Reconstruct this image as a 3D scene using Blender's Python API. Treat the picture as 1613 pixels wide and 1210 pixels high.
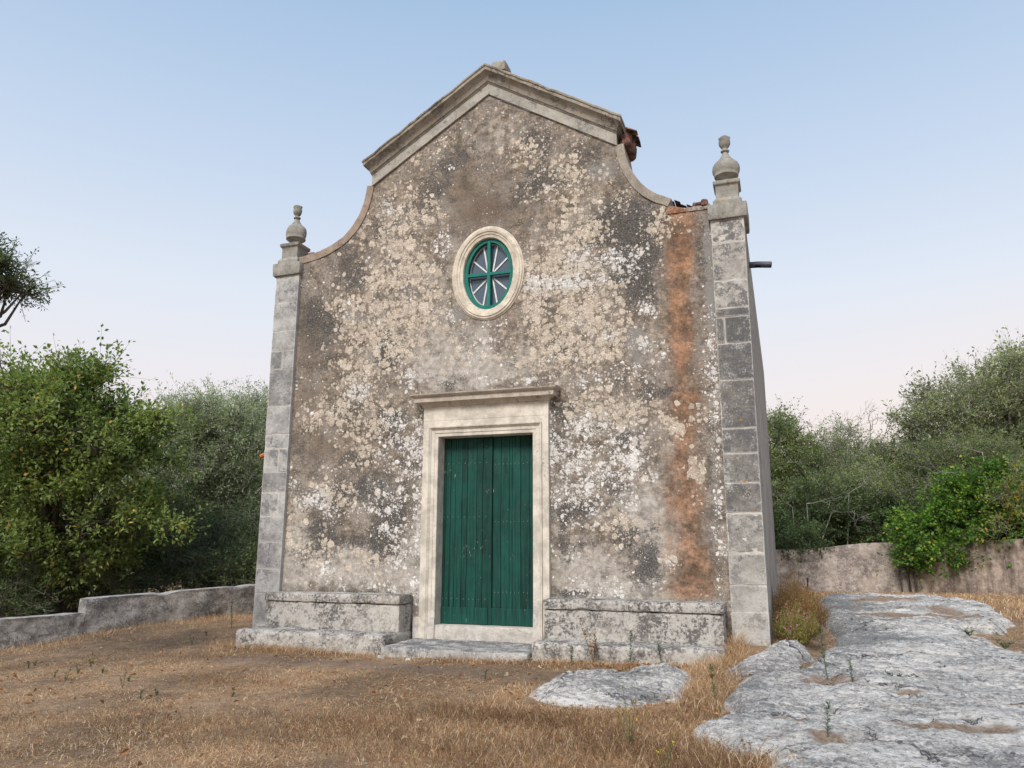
import bpy, bmesh, math, random
import numpy as np
from mathutils import Vector, Matrix
PI = math.pi
S = bpy.context.scene
for o in list(bpy.data.objects): bpy.data.objects.remove(o)

# ---------------------------------------------------------------- camera
yaw, pitch, roll = 0.334228, 0.207542, 0.003005
f_ = Vector((-math.sin(yaw)*math.cos(pitch), math.cos(yaw)*math.cos(pitch), math.sin(pitch)))
r_ = Vector((math.cos(yaw), math.sin(yaw), 0)); u_ = r_.cross(f_)
r2 = r_*math.cos(roll)+u_*math.sin(roll); u2 = u_*math.cos(roll)-r_*math.sin(roll)
cd = bpy.data.cameras.new("camera"); cam = bpy.data.objects.new("camera", cd); S.collection.objects.link(cam)
M = Matrix((r2, u2, -f_)).transposed().to_4x4(); M.translation = Vector((3.93364, -10.19243, 1.03702)); cam.matrix_world = M
cd.sensor_width = 36; cd.lens = 36*1217.03/1613; cd.clip_end = 2000; cd.clip_start = .05
S.camera = cam

# ---------------------------------------------------------------- sky, sun, exposure
SUN_EL, SUN_AZ = math.radians(44), math.radians(186)     # azimuth clockwise from +Y: behind the camera, to its left
W = bpy.data.worlds.new("World"); S.world = W; W.use_nodes = True
wt = W.node_tree; wt.nodes.clear()
wo = wt.nodes.new("ShaderNodeOutputWorld"); bg = wt.nodes.new("ShaderNodeBackground")
sky = wt.nodes.new("ShaderNodeTexSky"); sky.sky_type = 'NISHITA'; sky.sun_disc = False
sky.sun_elevation = SUN_EL; sky.sun_rotation = SUN_AZ
sky.air_density = 1.0; sky.dust_density = 2.0; sky.ozone_density = 1.5; sky.altitude = 100
bg.inputs['Strength'].default_value = 0.10
tc = wt.nodes.new("ShaderNodeTexCoord"); sx = wt.nodes.new("ShaderNodeSeparateXYZ")
wt.links.new(tc.outputs['Generated'], sx.inputs[0])
def wmath(op, a, b, c=None):
    n_ = wt.nodes.new("ShaderNodeMath"); n_.operation = op; n_.use_clamp = True
    for k_, v_ in enumerate((a, b, c)):
        if v_ is None: continue
        if isinstance(v_, (int, float)): n_.inputs[k_].default_value = v_
        else: wt.links.new(v_, n_.inputs[k_])
    return n_.outputs[0]
warm = wmath('MULTIPLY', wmath('MULTIPLY_ADD', sx.outputs['X'], 1.6, .35), wmath('MULTIPLY_ADD', sx.outputs['Z'], -3.2, 1.0))   # afterglow low on the right
cr = wt.nodes.new("ShaderNodeValToRGB"); el = cr.color_ramp.elements
SKYRAMP = [(0.0, (.90,.74,.66)), (.10, (.92,.79,.74)), (.20, (.86,.82,.84)), (.30, (.77,.82,.90)), (.44, (.59,.70,.86)), (.62, (.39,.55,.765)), (.80, (.33,.50,.76)), (1.0, (.27,.45,.73))]
el[0].position = 0; el[0].color = (*SKYRAMP[0][1],1); el[1].position = 1; el[1].color = (*SKYRAMP[-1][1],1)
for p_, c_ in SKYRAMP[1:-1]:
    e_ = el.new(p_); e_.color = (*c_,1)
wt.links.new(sx.outputs['Z'], cr.inputs['Fac'])
sc_ = wt.nodes.new("ShaderNodeVectorMath"); sc_.operation = 'SCALE'; sc_.inputs['Scale'].default_value = 6.7
wm_ = wt.nodes.new("ShaderNodeMix"); wm_.data_type = 'RGBA'; wt.links.new(wm_.outputs['Result'], sc_.inputs[0]); wt.links.new(warm, wm_.inputs[0])
wt.links.new(cr.outputs['Color'], wm_.inputs['A']); wm_.inputs['B'].default_value = (1.0, .83, .70, 1)
mx_ = wt.nodes.new("ShaderNodeMix"); mx_.data_type = 'RGBA'; mx_.inputs[0].default_value = 0.9
wt.links.new(sky.outputs[0], mx_.inputs['A']); wt.links.new(sc_.outputs[0], mx_.inputs['B'])
wt.links.new(mx_.outputs['Result'], bg.inputs['Color']); wt.links.new(bg.outputs[0], wo.inputs[0])
sd = bpy.data.lights.new("sun", 'SUN'); sd.energy = 2.4; sd.angle = math.radians(20); sd.color = (1.0, .935, .86)
sun = bpy.data.objects.new("sun", sd); S.collection.objects.link(sun)
dsun = Vector((math.sin(SUN_AZ)*math.cos(SUN_EL), math.cos(SUN_AZ)*math.cos(SUN_EL), math.sin(SUN_EL)))
sun.rotation_euler = (-dsun).to_track_quat('-Z', 'Y').to_euler()
S.view_settings.view_transform = 'Standard'; S.view_settings.look = 'None'
S.view_settings.exposure = 0.66; S.view_settings.gamma = 1
S.cycles.use_denoising = True
S.cycles.max_bounces = 6; S.cycles.transparent_max_bounces = 8

# ---------------------------------------------------------------- numeric helpers
rng = np.random.default_rng(7)
def _hash(ix, iy, iz, seed):
    h = (ix.astype(np.int64)*374761393 + iy.astype(np.int64)*668265263 + iz.astype(np.int64)*2147483647 + seed*144665) & 0xffffffff
    h = ((h ^ (h >> 13))*1274126177) & 0xffffffff
    h = ((h ^ (h >> 16))*2246822519) & 0xffffffff
    return (h ^ (h >> 15)) & 0xffffffff
def noise3(x, y, z, seed=0):                                   # value-gradient noise, about -1..1
    x, y, z = np.broadcast_arrays(np.asarray(x, float), np.asarray(y, float), np.asarray(z, float))
    xi, yi, zi = np.floor(x), np.floor(y), np.floor(z)
    fx, fy, fz = x-xi, y-yi, z-zi
    u = fx*fx*fx*(fx*(fx*6-15)+10); v = fy*fy*fy*(fy*(fy*6-15)+10); w = fz*fz*fz*(fz*(fz*6-15)+10)
    out = 0
    for a in (0, 1):
        for b in (0, 1):
            for c in (0, 1):
                h = _hash(xi+a, yi+b, zi+c, seed)
                gx = ((h & 255)/127.5-1); gy = (((h >> 8) & 255)/127.5-1); gz = (((h >> 16) & 255)/127.5-1)
                d = gx*(fx-a)+gy*(fy-b)+gz*(fz-c)
                out = out + d*(u if a else 1-u)*(v if b else 1-v)*(w if c else 1-w)
    return out*1.3
def fbm(x, y, z=0., oct=4, seed=0, gain=.5):
    s = 0; a = 1; f = 1
    for i in range(oct):
        s = s + a*noise3(np.asarray(x)*f, np.asarray(y)*f, np.asarray(z)*f+i*7.3, seed+i); a *= gain; f *= 2.03
    return s
# ground height, a smooth sheet through surveyed points
CP = np.array([(-3.2,-.9,-.34),(-1,-.95,-.33),(1,-.95,-.31),(3.2,-.95,-.27),(3.7,-.1,-.1),(3.8,3,-.12),(4.3,8,-.12),(4.3,12,-.12),(7,14,-.1),(9,11,0),(9,4,-.05),(7,0,-.1),(5.3,-4,-.36),(3.9,-10,-.5),(0,-6,-.42),(-3,-4,-.42),(-5.3,2.1,-.2),(-6.3,.5,-.27),(-7.1,-1.3,-.48),(-10,-5,-.6),(-5,-1,-.36),(-8,6,-.4),(0,4,-.2)])
_n = len(CP)
def _phi(r): return np.where(r > 0, r*r*np.log(np.maximum(r, 1e-9)), 0)
_A = np.zeros((_n+3, _n+3)); _A[:_n,:_n] = _phi(np.hypot(CP[:,None,0]-CP[None,:,0], CP[:,None,1]-CP[None,:,1]))+np.eye(_n)*.3
_A[:_n,_n] = 1; _A[:_n,_n+1:] = CP[:,:2]; _A[_n,:_n] = 1; _A[_n+1:,:_n] = CP[:,:2].T
_w = np.linalg.solve(_A, np.r_[CP[:,2], 0, 0, 0])
def G(x, y):
    x = np.asarray(x, float); y = np.asarray(y, float)
    v = _w[_n]+_w[_n+1]*x+_w[_n+2]*y
    for i in range(_n): v = v+_w[i]*_phi(np.hypot(x-CP[i,0], y-CP[i,1]))
    v = v-.13*np.exp(-((x-4.22-.02*np.sin(y*2))/.14)**2)*np.clip((y+.9)*2, 0, 1)*np.clip((7.5-y)*.5, 0, 1)
    t = np.clip((np.hypot(x, y-1)-11)/9, 0, 1)
    return v*(1-t)-.3*t
def sdist(px, py, poly):                                        # signed distance, positive inside
    poly = np.array(poly, float); d = np.full(px.shape, 1e9); ins = np.zeros(px.shape, bool)
    for i in range(len(poly)):
        a = poly[i]; b = poly[(i+1) % len(poly)]; e = b-a
        t = np.clip(((px-a[0])*e[0]+(py-a[1])*e[1])/(e@e+1e-12), 0, 1)
        d = np.minimum(d, np.hypot(px-a[0]-t*e[0], py-a[1]-t*e[1]))
        c1 = (a[1] > py) != (b[1] > py)
        ins ^= c1 & (px < (b[0]-a[0])*(py-a[1])/((b[1]-a[1]) if b[1] != a[1] else 1e-12)+a[0])
    return np.where(ins, d, -d)

# ---------------------------------------------------------------- mesh helpers
def link(name, me, mat, parent=None):
    o = bpy.data.objects.new(name, me); S.collection.objects.link(o)
    for m in (mat if isinstance(mat, (list, tuple)) else [mat]): me.materials.append(m)
    if parent: o.parent = parent
    return o
def mesh_np(name, V, F, mat, parent=None, smooth=False, midx=None):
    """V (n,3); F (m,k) array with one face size, or a list of arrays of different sizes."""
    me = bpy.data.meshes.new(name); V = np.asarray(V, np.float32)
    Fs = [np.asarray(f, np.int32) for f in (F if isinstance(F, list) else [F])]; Fs = [f for f in Fs if len(f)]
    me.vertices.add(len(V)); me.vertices.foreach_set("co", V.ravel())
    nl = sum(f.size for f in Fs); npol = sum(len(f) for f in Fs)
    me.loops.add(nl); me.loops.foreach_set("vertex_index", np.concatenate([f.ravel() for f in Fs]))
    me.polygons.add(npol)
    st = []; s = 0
    for f in Fs:
        st.append(s+np.arange(len(f))*f.shape[1]); s += f.size
    me.polygons.foreach_set("loop_start", np.concatenate(st).astype(np.int32))
    if midx is not None: me.polygons.foreach_set("material_index", np.asarray(midx, np.int32))
    me.polygons.foreach_set("use_smooth", np.full(npol, smooth))
    me.update(calc_edges=True); me.validate()
    return link(name, me, mat, parent)
def color_attr(o, name, arr):
    a = o.data.attributes.new(name, 'FLOAT_COLOR', 'POINT'); n = len(o.data.vertices)
    c = np.ones((n, 4), np.float32); c[:, :arr.shape[1]] = arr; a.data.foreach_set("color", c.ravel())
class MB:
    """collects shapes that become one mesh"""
    def __init__(s): s.V = []; s.F = []; s.M = []; s.n = 0
    def add(s, V, F, m=0):
        V = np.asarray(V, float).reshape(-1, 3)
        s.V.append(V)
        for f in F: s.F.append([i+s.n for i in f]); s.M.append(m)
        s.n += len(V); return s
    def grid(s, P, closeu=False, closev=False, m=0):           # P (nu,nv,3)
        P = np.asarray(P, float); nu, nv = P.shape[:2]; F = []
        for i in range(nu if closeu else nu-1):
            for j in range(nv if closev else nv-1):
                a = i*nv+j; b = ((i+1) % nu)*nv+j; c = ((i+1) % nu)*nv+(j+1) % nv; d = i*nv+(j+1) % nv
                F.append([a, b, c, d])
        return s.add(P.reshape(-1, 3), F, m)
    def box(s, x0, x1, y0, y1, z0, z1, m=0, jit=0):
        V = np.array([(x, y, z) for x in (x0, x1) for y in (y0, y1) for z in (z0, z1)], float)
        if jit: V += rng.uniform(-jit, jit, V.shape)
        return s.add(V, [(0,1,3,2),(4,6,7,5),(0,4,5,1),(2,3,7,6),(0,2,6,4),(1,5,7,3)], m)
    def tube(s, pts, rad, n=8, m=0, cap=True):
        pts = np.asarray(pts, float); k = len(pts); rad = np.full(k, rad) if np.isscalar(rad) else np.asarray(rad, float)
        T = np.gradient(pts, axis=0); T /= np.linalg.norm(T, axis=1)[:, None]+1e-9
        ref = np.array([0, 0, 1.]) if abs(T[0][2]) < .9 else np.array([1., 0, 0])
        A = np.cross(T, ref); A /= np.linalg.norm(A, axis=1)[:, None]+1e-9; B = np.cross(T, A)
        th = np.arange(n)*2*PI/n
        P = pts[:, None]+rad[:, None, None]*(np.cos(th)[None, :, None]*A[:, None]+np.sin(th)[None, :, None]*B[:, None])
        s.grid(P, closev=True, m=m)
        if cap:
            s.F.append([s.n-n+i for i in range(n)]); s.M.append(m); s.F.append([s.n-k*n+i for i in range(n)][::-1]); s.M.append(m)
        return s
    def lathe(s, prof, c, n=24, m=0, lobes=0, amp=0):
        prof = np.asarray(prof, float); th = np.arange(n)*2*PI/n
        R = prof[:, 0][:, None]*(1+amp*np.cos(lobes*th)[None]*(prof[:, 2][:, None] if prof.shape[1] > 2 else 1)) if lobes else np.repeat(prof[:, :1], n, 1)
        P = np.stack([c[0]+R*np.cos(th), c[1]+R*np.sin(th), c[2]+np.repeat(prof[:, 1][:, None], n, 1)], -1)
        return s.grid(P, closev=True, m=m)
    def build(s, name, mat, parent=None, smooth=False, bevel=0, seg=2):
        me = bpy.data.meshes.new(name); V = np.concatenate(s.V)
        me.from_pydata(V.tolist(), [], s.F); me.polygons.foreach_set("material_index", np.array(s.M, np.int32))
        bm = bmesh.new(); bm.from_mesh(me); bmesh.ops.recalc_face_normals(bm, faces=bm.faces)
        if bevel: bmesh.ops.bevel(bm, geom=bm.edges[:], offset=bevel, segments=seg, affect='EDGES', profile=.6)
        bm.to_mesh(me); bm.free()
        me.polygons.foreach_set("use_smooth", np.full(len(me.polygons), smooth)); me.update()
        return link(name, me, mat, parent)
def rough_box(x0, x1, y0, y1, z0, z1, res=.04, rad=.03, amp=.008, seed=0, freq=6., dip=None):
    """a worn stone block: rounded, dented; returns V, F"""
    L = np.array([x1-x0, y1-y0, z1-z0]); n = np.maximum((L/res).astype(int), 1); c = np.array([x0, y0, z0]); Vs = []; Fs = []; off = 0
    for ax in range(3):
        a, b = [(1, 2), (2, 0), (0, 1)][ax]
        for sgn in (0, 1):
            ua = np.linspace(0, 1, n[a]+1); ub = np.linspace(0, 1, n[b]+1)
            P = np.zeros((len(ua), len(ub), 3)); P[..., a] = ua[:, None]; P[..., b] = ub[None]; P[..., ax] = sgn
            Vs.append((c+P*L).reshape(-1, 3)); i = np.arange(n[a])[:, None]*(n[b]+1)+np.arange(n[b])[None]
            q = np.stack([i, i+n[b]+1, i+n[b]+2, i+1], -1).reshape(-1, 4)+off
            Fs.append(q if sgn else q[:, ::-1]); off += len(Vs[-1])
    V = np.concatenate(Vs); F = np.concatenate(Fs)
    if rad <= 0: return V, F
    lo = c+rad; hi = c+L-rad; q = np.clip(V, lo, hi); d = V-q; ln = np.linalg.norm(d, axis=1)[:, None]
    rr = rad*(1+.0*ln); V = np.where(ln > 1e-6, q+d/np.maximum(ln, 1e-6)*rr, V)
    nrm = np.where(ln > 1e-6, d/np.maximum(ln, 1e-6), 0)
    s = fbm(V[:, 0]*freq, V[:, 1]*freq, V[:, 2]*freq, 4, seed)
    edge = (np.sum((np.abs(d) > rad*.5), axis=1) >= 2)
    dent = np.maximum(0, noise3(V[:, 0]*5, V[:, 1]*5, V[:, 2]*5, seed+9)-.15)*edge*amp*5
    V = V+nrm*(s*amp-dent)[:, None]
    if dip is not None: V[:, 2] -= dip(V[:, 0], V[:, 1])*(V[:, 2] > (z0+z1)/2)
    return V, F
def tag(o, label=None, cat=None, group=None, kind=None):
    if label: o['label'] = label
    if cat: o['category'] = cat
    if group: o['group'] = group
    if kind: o['kind'] = kind
    return o
def thing(name, loc, label, cat, group=None):
    o = bpy.data.objects.new(name, None); S.collection.objects.link(o); o.location = loc; o.empty_display_size = .2
    return tag(o, label, cat, group)
def keep(o, parent):                                            # parent without moving (root has only a location)
    o.parent = parent; o.location = -Vector(parent.location); return o

# ---------------------------------------------------------------- material helpers
class NT:
    def __init__(s, name):
        s.m = bpy.data.materials.new(name); s.m.use_nodes = True; s.t = s.m.node_tree; s.t.nodes.clear()
        s.out = s.t.nodes.new("ShaderNodeOutputMaterial"); s.b = s.t.nodes.new("ShaderNodeBsdfPrincipled")
        s.t.links.new(s.b.outputs[0], s.out.inputs[0]); s.set('Roughness', .9)
        s.b.inputs['Specular IOR Level'].default_value = .2
    def set(s, k, v):
        if hasattr(v, 'links') or isinstance(v, bpy.types.NodeSocket): s.t.links.new(v, s.b.inputs[k])
        else: s.b.inputs[k].default_value = v
    def _in(s, sock, v):
        if isinstance(v, bpy.types.NodeSocket): s.t.links.new(v, sock)
        elif isinstance(v, (tuple, list)) and len(v) == 3 and sock.type == 'RGBA': sock.default_value = (*v, 1)
        else: sock.default_value = v
    def node(s, t): return s.t.nodes.new(t)
    def pos(s, kind='Object'):
        if not hasattr(s, '_tc'): s._tc = s.node("ShaderNodeTexCoord")
        return s._tc.outputs[kind]
    def wpos(s):
        if not hasattr(s, '_g'): s._g = s.node("ShaderNodeNewGeometry")
        return s._g.outputs['Position']
    def island(s): s.wpos(); return s._g.outputs['Random Per Island']
    def sep(s, v): n = s.node("ShaderNodeSeparateXYZ"); s._in(n.inputs[0], v); return n.outputs
    def comb(s, x=0., y=0., z=0.):
        n = s.node("ShaderNodeCombineXYZ"); s._in(n.inputs[0], x); s._in(n.inputs[1], y); s._in(n.inputs[2], z); return n.outputs[0]
    def vm(s, op, a, b=(0,0,0), sc=None):
        n = s.node("ShaderNodeVectorMath"); n.operation = op; s._in(n.inputs[0], a)
        if sc is not None: s._in(n.inputs['Scale'], sc)
        else: s._in(n.inputs[1], b)
        return n.outputs[0]
    def vm_len(s, a): n = s.node('ShaderNodeVectorMath'); n.operation = 'LENGTH'; s._in(n.inputs[0], a); return n.outputs['Value']
    def ma(s, op, a, b=0., c=None, clamp=False):
        n = s.node("ShaderNodeMath"); n.operation = op; n.use_clamp = clamp; s._in(n.inputs[0], a); s._in(n.inputs[1], b)
        if c is not None: s._in(n.inputs[2], c)
        return n.outputs[0]
    def noise(s, vec, scale=5., detail=4., rough=.55, dist=0., out=0):
        n = s.node("ShaderNodeTexNoise"); s._in(n.inputs['Vector'], vec); n.inputs['Scale'].default_value = scale
        n.inputs['Detail'].default_value = detail; n.inputs['Roughness'].default_value = rough; n.inputs['Distortion'].default_value = dist
        return n.outputs[out]
    def voro(s, vec, scale=5., dim='3D', feat='F1', rand=1.):
        n = s.node("ShaderNodeTexVoronoi"); n.voronoi_dimensions = dim; n.feature = feat; s._in(n.inputs['Vector'], vec)
        n.inputs['Scale'].default_value = scale; n.inputs['Randomness'].default_value = rand; return n.outputs
    def ramp(s, v, stops):
        n = s.node("ShaderNodeMapRange"); n.interpolation_type = 'SMOOTHSTEP'
        s._in(n.inputs[0], v); n.inputs[1].default_value = stops[0]; n.inputs[2].default_value = stops[1]
        n.inputs[3].default_value = stops[2] if len(stops) > 2 else 0.; n.inputs[4].default_value = stops[3] if len(stops) > 2 else 1.
        return n.outputs[0]
    def mix(s, f, a, b, mode='MIX'):
        n = s.node("ShaderNodeMix"); n.data_type = 'RGBA'; n.blend_type = mode; s._in(n.inputs[0], f); s._in(n.inputs['A'], a); s._in(n.inputs['B'], b)
        return n.outputs['Result']
    def attr(s, name):
        n = s.node("ShaderNodeAttribute"); n.attribute_name = name; q = s.node("ShaderNodeSeparateColor"); s.t.links.new(n.outputs['Color'], q.inputs[0]); return q.outputs
    def bump(s, h, dist=.01, st=1.):
        n = s.node("ShaderNodeBump"); n.inputs['Distance'].default_value = dist; n.inputs['Strength'].default_value = st; s._in(n.inputs['Height'], h)
        s.t.links.new(n.outputs[0], s.b.inputs['Normal'])
def val(n, c, vec, sc, lo, hi, detail=5., rough=.6):            # multiply a colour by noise
    return n.mix(1., c, n.comb(*[n.ramp(n.noise(vec, sc, detail, rough), (.3, .7, lo, hi))]*3), 'MULTIPLY')
def rosettes(n, v2, scale, dens, seed, rmin=.18, rmax=.42, soft=.07):
    """round lichen thalli: mask and edge tone"""
    vv = n.vm('ADD', v2, (seed*3.7, seed*1.9, 0.))
    V = n.voro(vv, scale, '2D'); col = n.node("ShaderNodeSeparateColor"); n.t.links.new(V['Color'], col.inputs[0])
    on = n.ma('MULTIPLY', n.ma('SUBTRACT', dens, col.outputs[0]), 5., clamp=True)
    R = n.ma('MULTIPLY', n.ma('MULTIPLY_ADD', col.outputs[1], rmax-rmin, rmin), n.ma('POWER', on, .4))
    d = n.ma('SUBTRACT', R, V['Distance'])
    mask = n.ma('MULTIPLY', d, 1/soft, clamp=True)
    ring = n.ma('MULTIPLY', n.ma('SUBTRACT', 1., n.ma('MULTIPLY', d, 9., clamp=True)), mask)
    return mask, ring, col.outputs[2]
# ---------------------------------------------------------------- materials
def plaster_material():
    n = NT("lichen_plaster"); P = n.pos(); X = n.sep(P); v2 = n.comb(X[0], X[2], 0.)
    wob = n.vm('SUBTRACT', n.noise(v2, 14., 3., .6, out=1), (.5, .5, .5)); w2 = n.vm('ADD', v2, n.vm('SCALE', wob, sc=.055))
    wob2 = n.vm('SUBTRACT', n.noise(v2, 60., 2., .6, out=1), (.5, .5, .5)); w2 = n.vm('ADD', w2, n.vm('SCALE', wob2, sc=.016))
    lo = n.vm('ADD', v2, n.vm('SCALE', n.vm('SUBTRACT', n.noise(v2, 3., 4., .6, out=1), (.5, .5, .5)), sc=.3))
    A = n.attr('m1'); B = n.attr('m2'); C = n.attr('m3')         # m1 dark, cream, white; m2 rust, grey, pale; m3 brown
    big = n.noise(v2, 1.6, 6., .62); fine = n.noise(v2, 38., 5., .7); mid = n.noise(v2, 9., 6., .68)
    c = n.mix(n.ramp(mid, (.35, .65)), (.150,.120,.091), (.275,.226,.176))
    c = n.mix(n.ramp(big, (.42, .6)), c, (.235,.20,.168)); c = val(n, c, v2, 4.5, .68, 1.32, 6., .65); c = val(n, c, v2, 26., .60, 1.40, 5., .7)
    pal = n.mix(n.ramp(n.noise(v2, 12., 5., .65), (.38, .62)), (.36,.32,.28), (.54,.505,.455))
    c = n.mix(n.ramp(n.ma('ADD', B[2], n.ma('MULTIPLY', n.ma('SUBTRACT', mid, .5), 1.2)), (.12, .70, 0., .9)), c, pal)
    c = n.mix(n.ramp(n.noise(v2, 2.2, 7., .68), (.50, .64, 0., .55)), c, (.33,.30,.265)); c = n.mix(n.ramp(n.noise(n.vm('ADD', v2, (9., 4., 0.)), 2.6, 7., .68), (.52, .66, 0., .6)), c, (.12,.105,.09))
    c = n.mix(n.ramp(n.ma('ADD', C[0], n.ma('MULTIPLY', n.ma('SUBTRACT', mid, .5), 1.3)), (.15, .8, 0., .75)), c, (.125,.088,.060))
    c = n.mix(n.ramp(n.ma('ADD', B[1], n.ma('MULTIPLY', n.ma('SUBTRACT', mid, .5), .9)), (.2, .75, 0., .75)), c, (.24,.235,.225))
    # rust wash running down the wall
    st = n.noise(n.comb(n.ma('MULTIPLY', X[0], 7.), n.ma('MULTIPLY', X[2], 1.1), 0.), 1., 6., .66)
    ru = n.ma('ADD', B[0], n.ma('MULTIPLY', n.ma('SUBTRACT', n.ma('ADD', st, n.noise(v2, 4., 7., .7)), 1.), 1.1))
    rc = n.mix(n.ramp(n.noise(v2, 3.5, 7., .72), (.38, .62)), (.15,.085,.050), (.42,.225,.125))
    rc = val(n, rc, v2, 2.6, .55, 1.15, 7., .7); rc = val(n, rc, v2, 18., .6, 1.35, 6., .72); c = n.mix(n.ramp(ru, (.1, 1.05, 0., .78)), c, rc)
    # black algae, broken up by the grain of the plaster
    n1 = n.ma('SUBTRACT', n.noise(v2, 5., 8., .74), .5); n2 = n.ma('SUBTRACT', n.noise(v2, 17., 6., .74), .5); n3 = n.ma('SUBTRACT', n.noise(v2, 55., 3., .7), .5)
    dk = n.ma('ADD', n.ma('MULTIPLY', A[0], 1.0), n.ma('ADD', n.ma('MULTIPLY', n1, 2.6), n.ma('ADD', n.ma('MULTIPLY', n2, 2.2), n.ma('MULTIPLY', n3, 1.5))))
    c = n.mix(n.ramp(dk, (.24, .76, 0., .92)), c, n.mix(n.ramp(n.ma('ADD', n.noise(v2, 42., 5., .75), n.ma('MULTIPLY', n2, .5)), (.42, .62)), (.040,.038,.038), (.15,.138,.125)))
    # crustose lichens in clusters: discs of several sizes, cream first, then grey-white
    clu = n.ramp(n.noise(v2, 3.4, 6., .7), (.36, .60, .25, 1.25)); clu2 = n.ramp(n.noise(n.vm('ADD', v2, (7., 2., 0.)), 4.2, 6., .7), (.38, .62, .15, 1.3))
    cd_ = n.ma('MULTIPLY', n.ma('ADD', n.ma('MULTIPLY', A[1], 1.0), n.ma('MULTIPLY_ADD', big, 1.2, n.ma('MULTIPLY_ADD', C[0], -.5, -.55))), clu)
    grain = n.ma('ADD', n.ma('MULTIPLY', fine, .55), n.ma('MULTIPLY', n.noise(v2, 95., 3., .7), .45)); relief = fine
    for sc, k, rmin, rmax in ((4.0, .42, .22, .44), (6.6, .95, .22, .48), (10.5, 1.05, .25, .54), (18., 1.05, .25, .56), (32., .9, .2, .5)):
        m, ring, t = rosettes(n, w2, sc, n.ma('MULTIPLY', cd_, .80*k), sc, rmin, rmax, .08)
        lc = n.mix(t, (.38,.315,.245), (.68,.595,.49)); lc = n.mix(n.ramp(A[2], (.1, .8)), lc, (.60,.575,.53)); lc = val(n, lc, v2, 55., .62, 1.3, 4., .72)
        lc = n.mix(n.ma('MULTIPLY', ring, .45), lc, (.72,.65,.55)); g = n.ramp(grain, (.33, .50, .15, 1.))
        c = n.mix(n.ma('MULTIPLY', m, n.ma('MULTIPLY', g, .93)), c, lc); relief = n.ma('ADD', relief, n.ma('MULTIPLY', m, .25))
    wd = n.ma('MULTIPLY', n.ma('ADD', A[2], n.ma('MULTIPLY_ADD', n.noise(v2, 1.8, 6., .6), 1.3, n.ma('MULTIPLY_ADD', B[0], -.35, -.55))), clu2)
    for sc, k, rmin, rmax in ((4.4, .22, .18, .38), (7.4, .62, .2, .42), (12.5, .9, .2, .48), (22., 1.0, .2, .5), (42., .95, .18, .42), (75., .7, .15, .3)):
        m, ring, t = rosettes(n, w2, sc, n.ma('MULTIPLY', wd, .8*k), sc+.5, rmin, rmax, .08)
        lc = n.mix(t, (.52,.505,.48), (.92,.90,.86)); lc = n.mix(n.ma('MULTIPLY', ring, .6), lc, (.86,.84,.80)); g = n.ramp(grain, (.37, .52, .05, 1.))
        c = n.mix(n.ma('MULTIPLY', m, n.ma('MULTIPLY', g, .9)), c, lc); relief = n.ma('ADD', relief, n.ma('MULTIPLY', m, .25))
    # dust and pits
    c = n.mix(n.ramp(n.noise(v2, 75., 3., .7), (.55, .70, 0., .45)), c, (.045,.04,.036))
    c = n.mix(n.ramp(n.noise(n.vm('ADD', v2, (5., 3., 0.)), 95., 3., .7), (.58, .72, 0., .6)), c, (.62,.58,.52))
    n.set('Base Color', c); n.set('Roughness', .95)
    n.bump(n.ma('ADD', relief, n.ma('MULTIPLY', n.noise(v2, 110., 3., .7), .7)), .010, .8)
    return n.m
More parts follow.
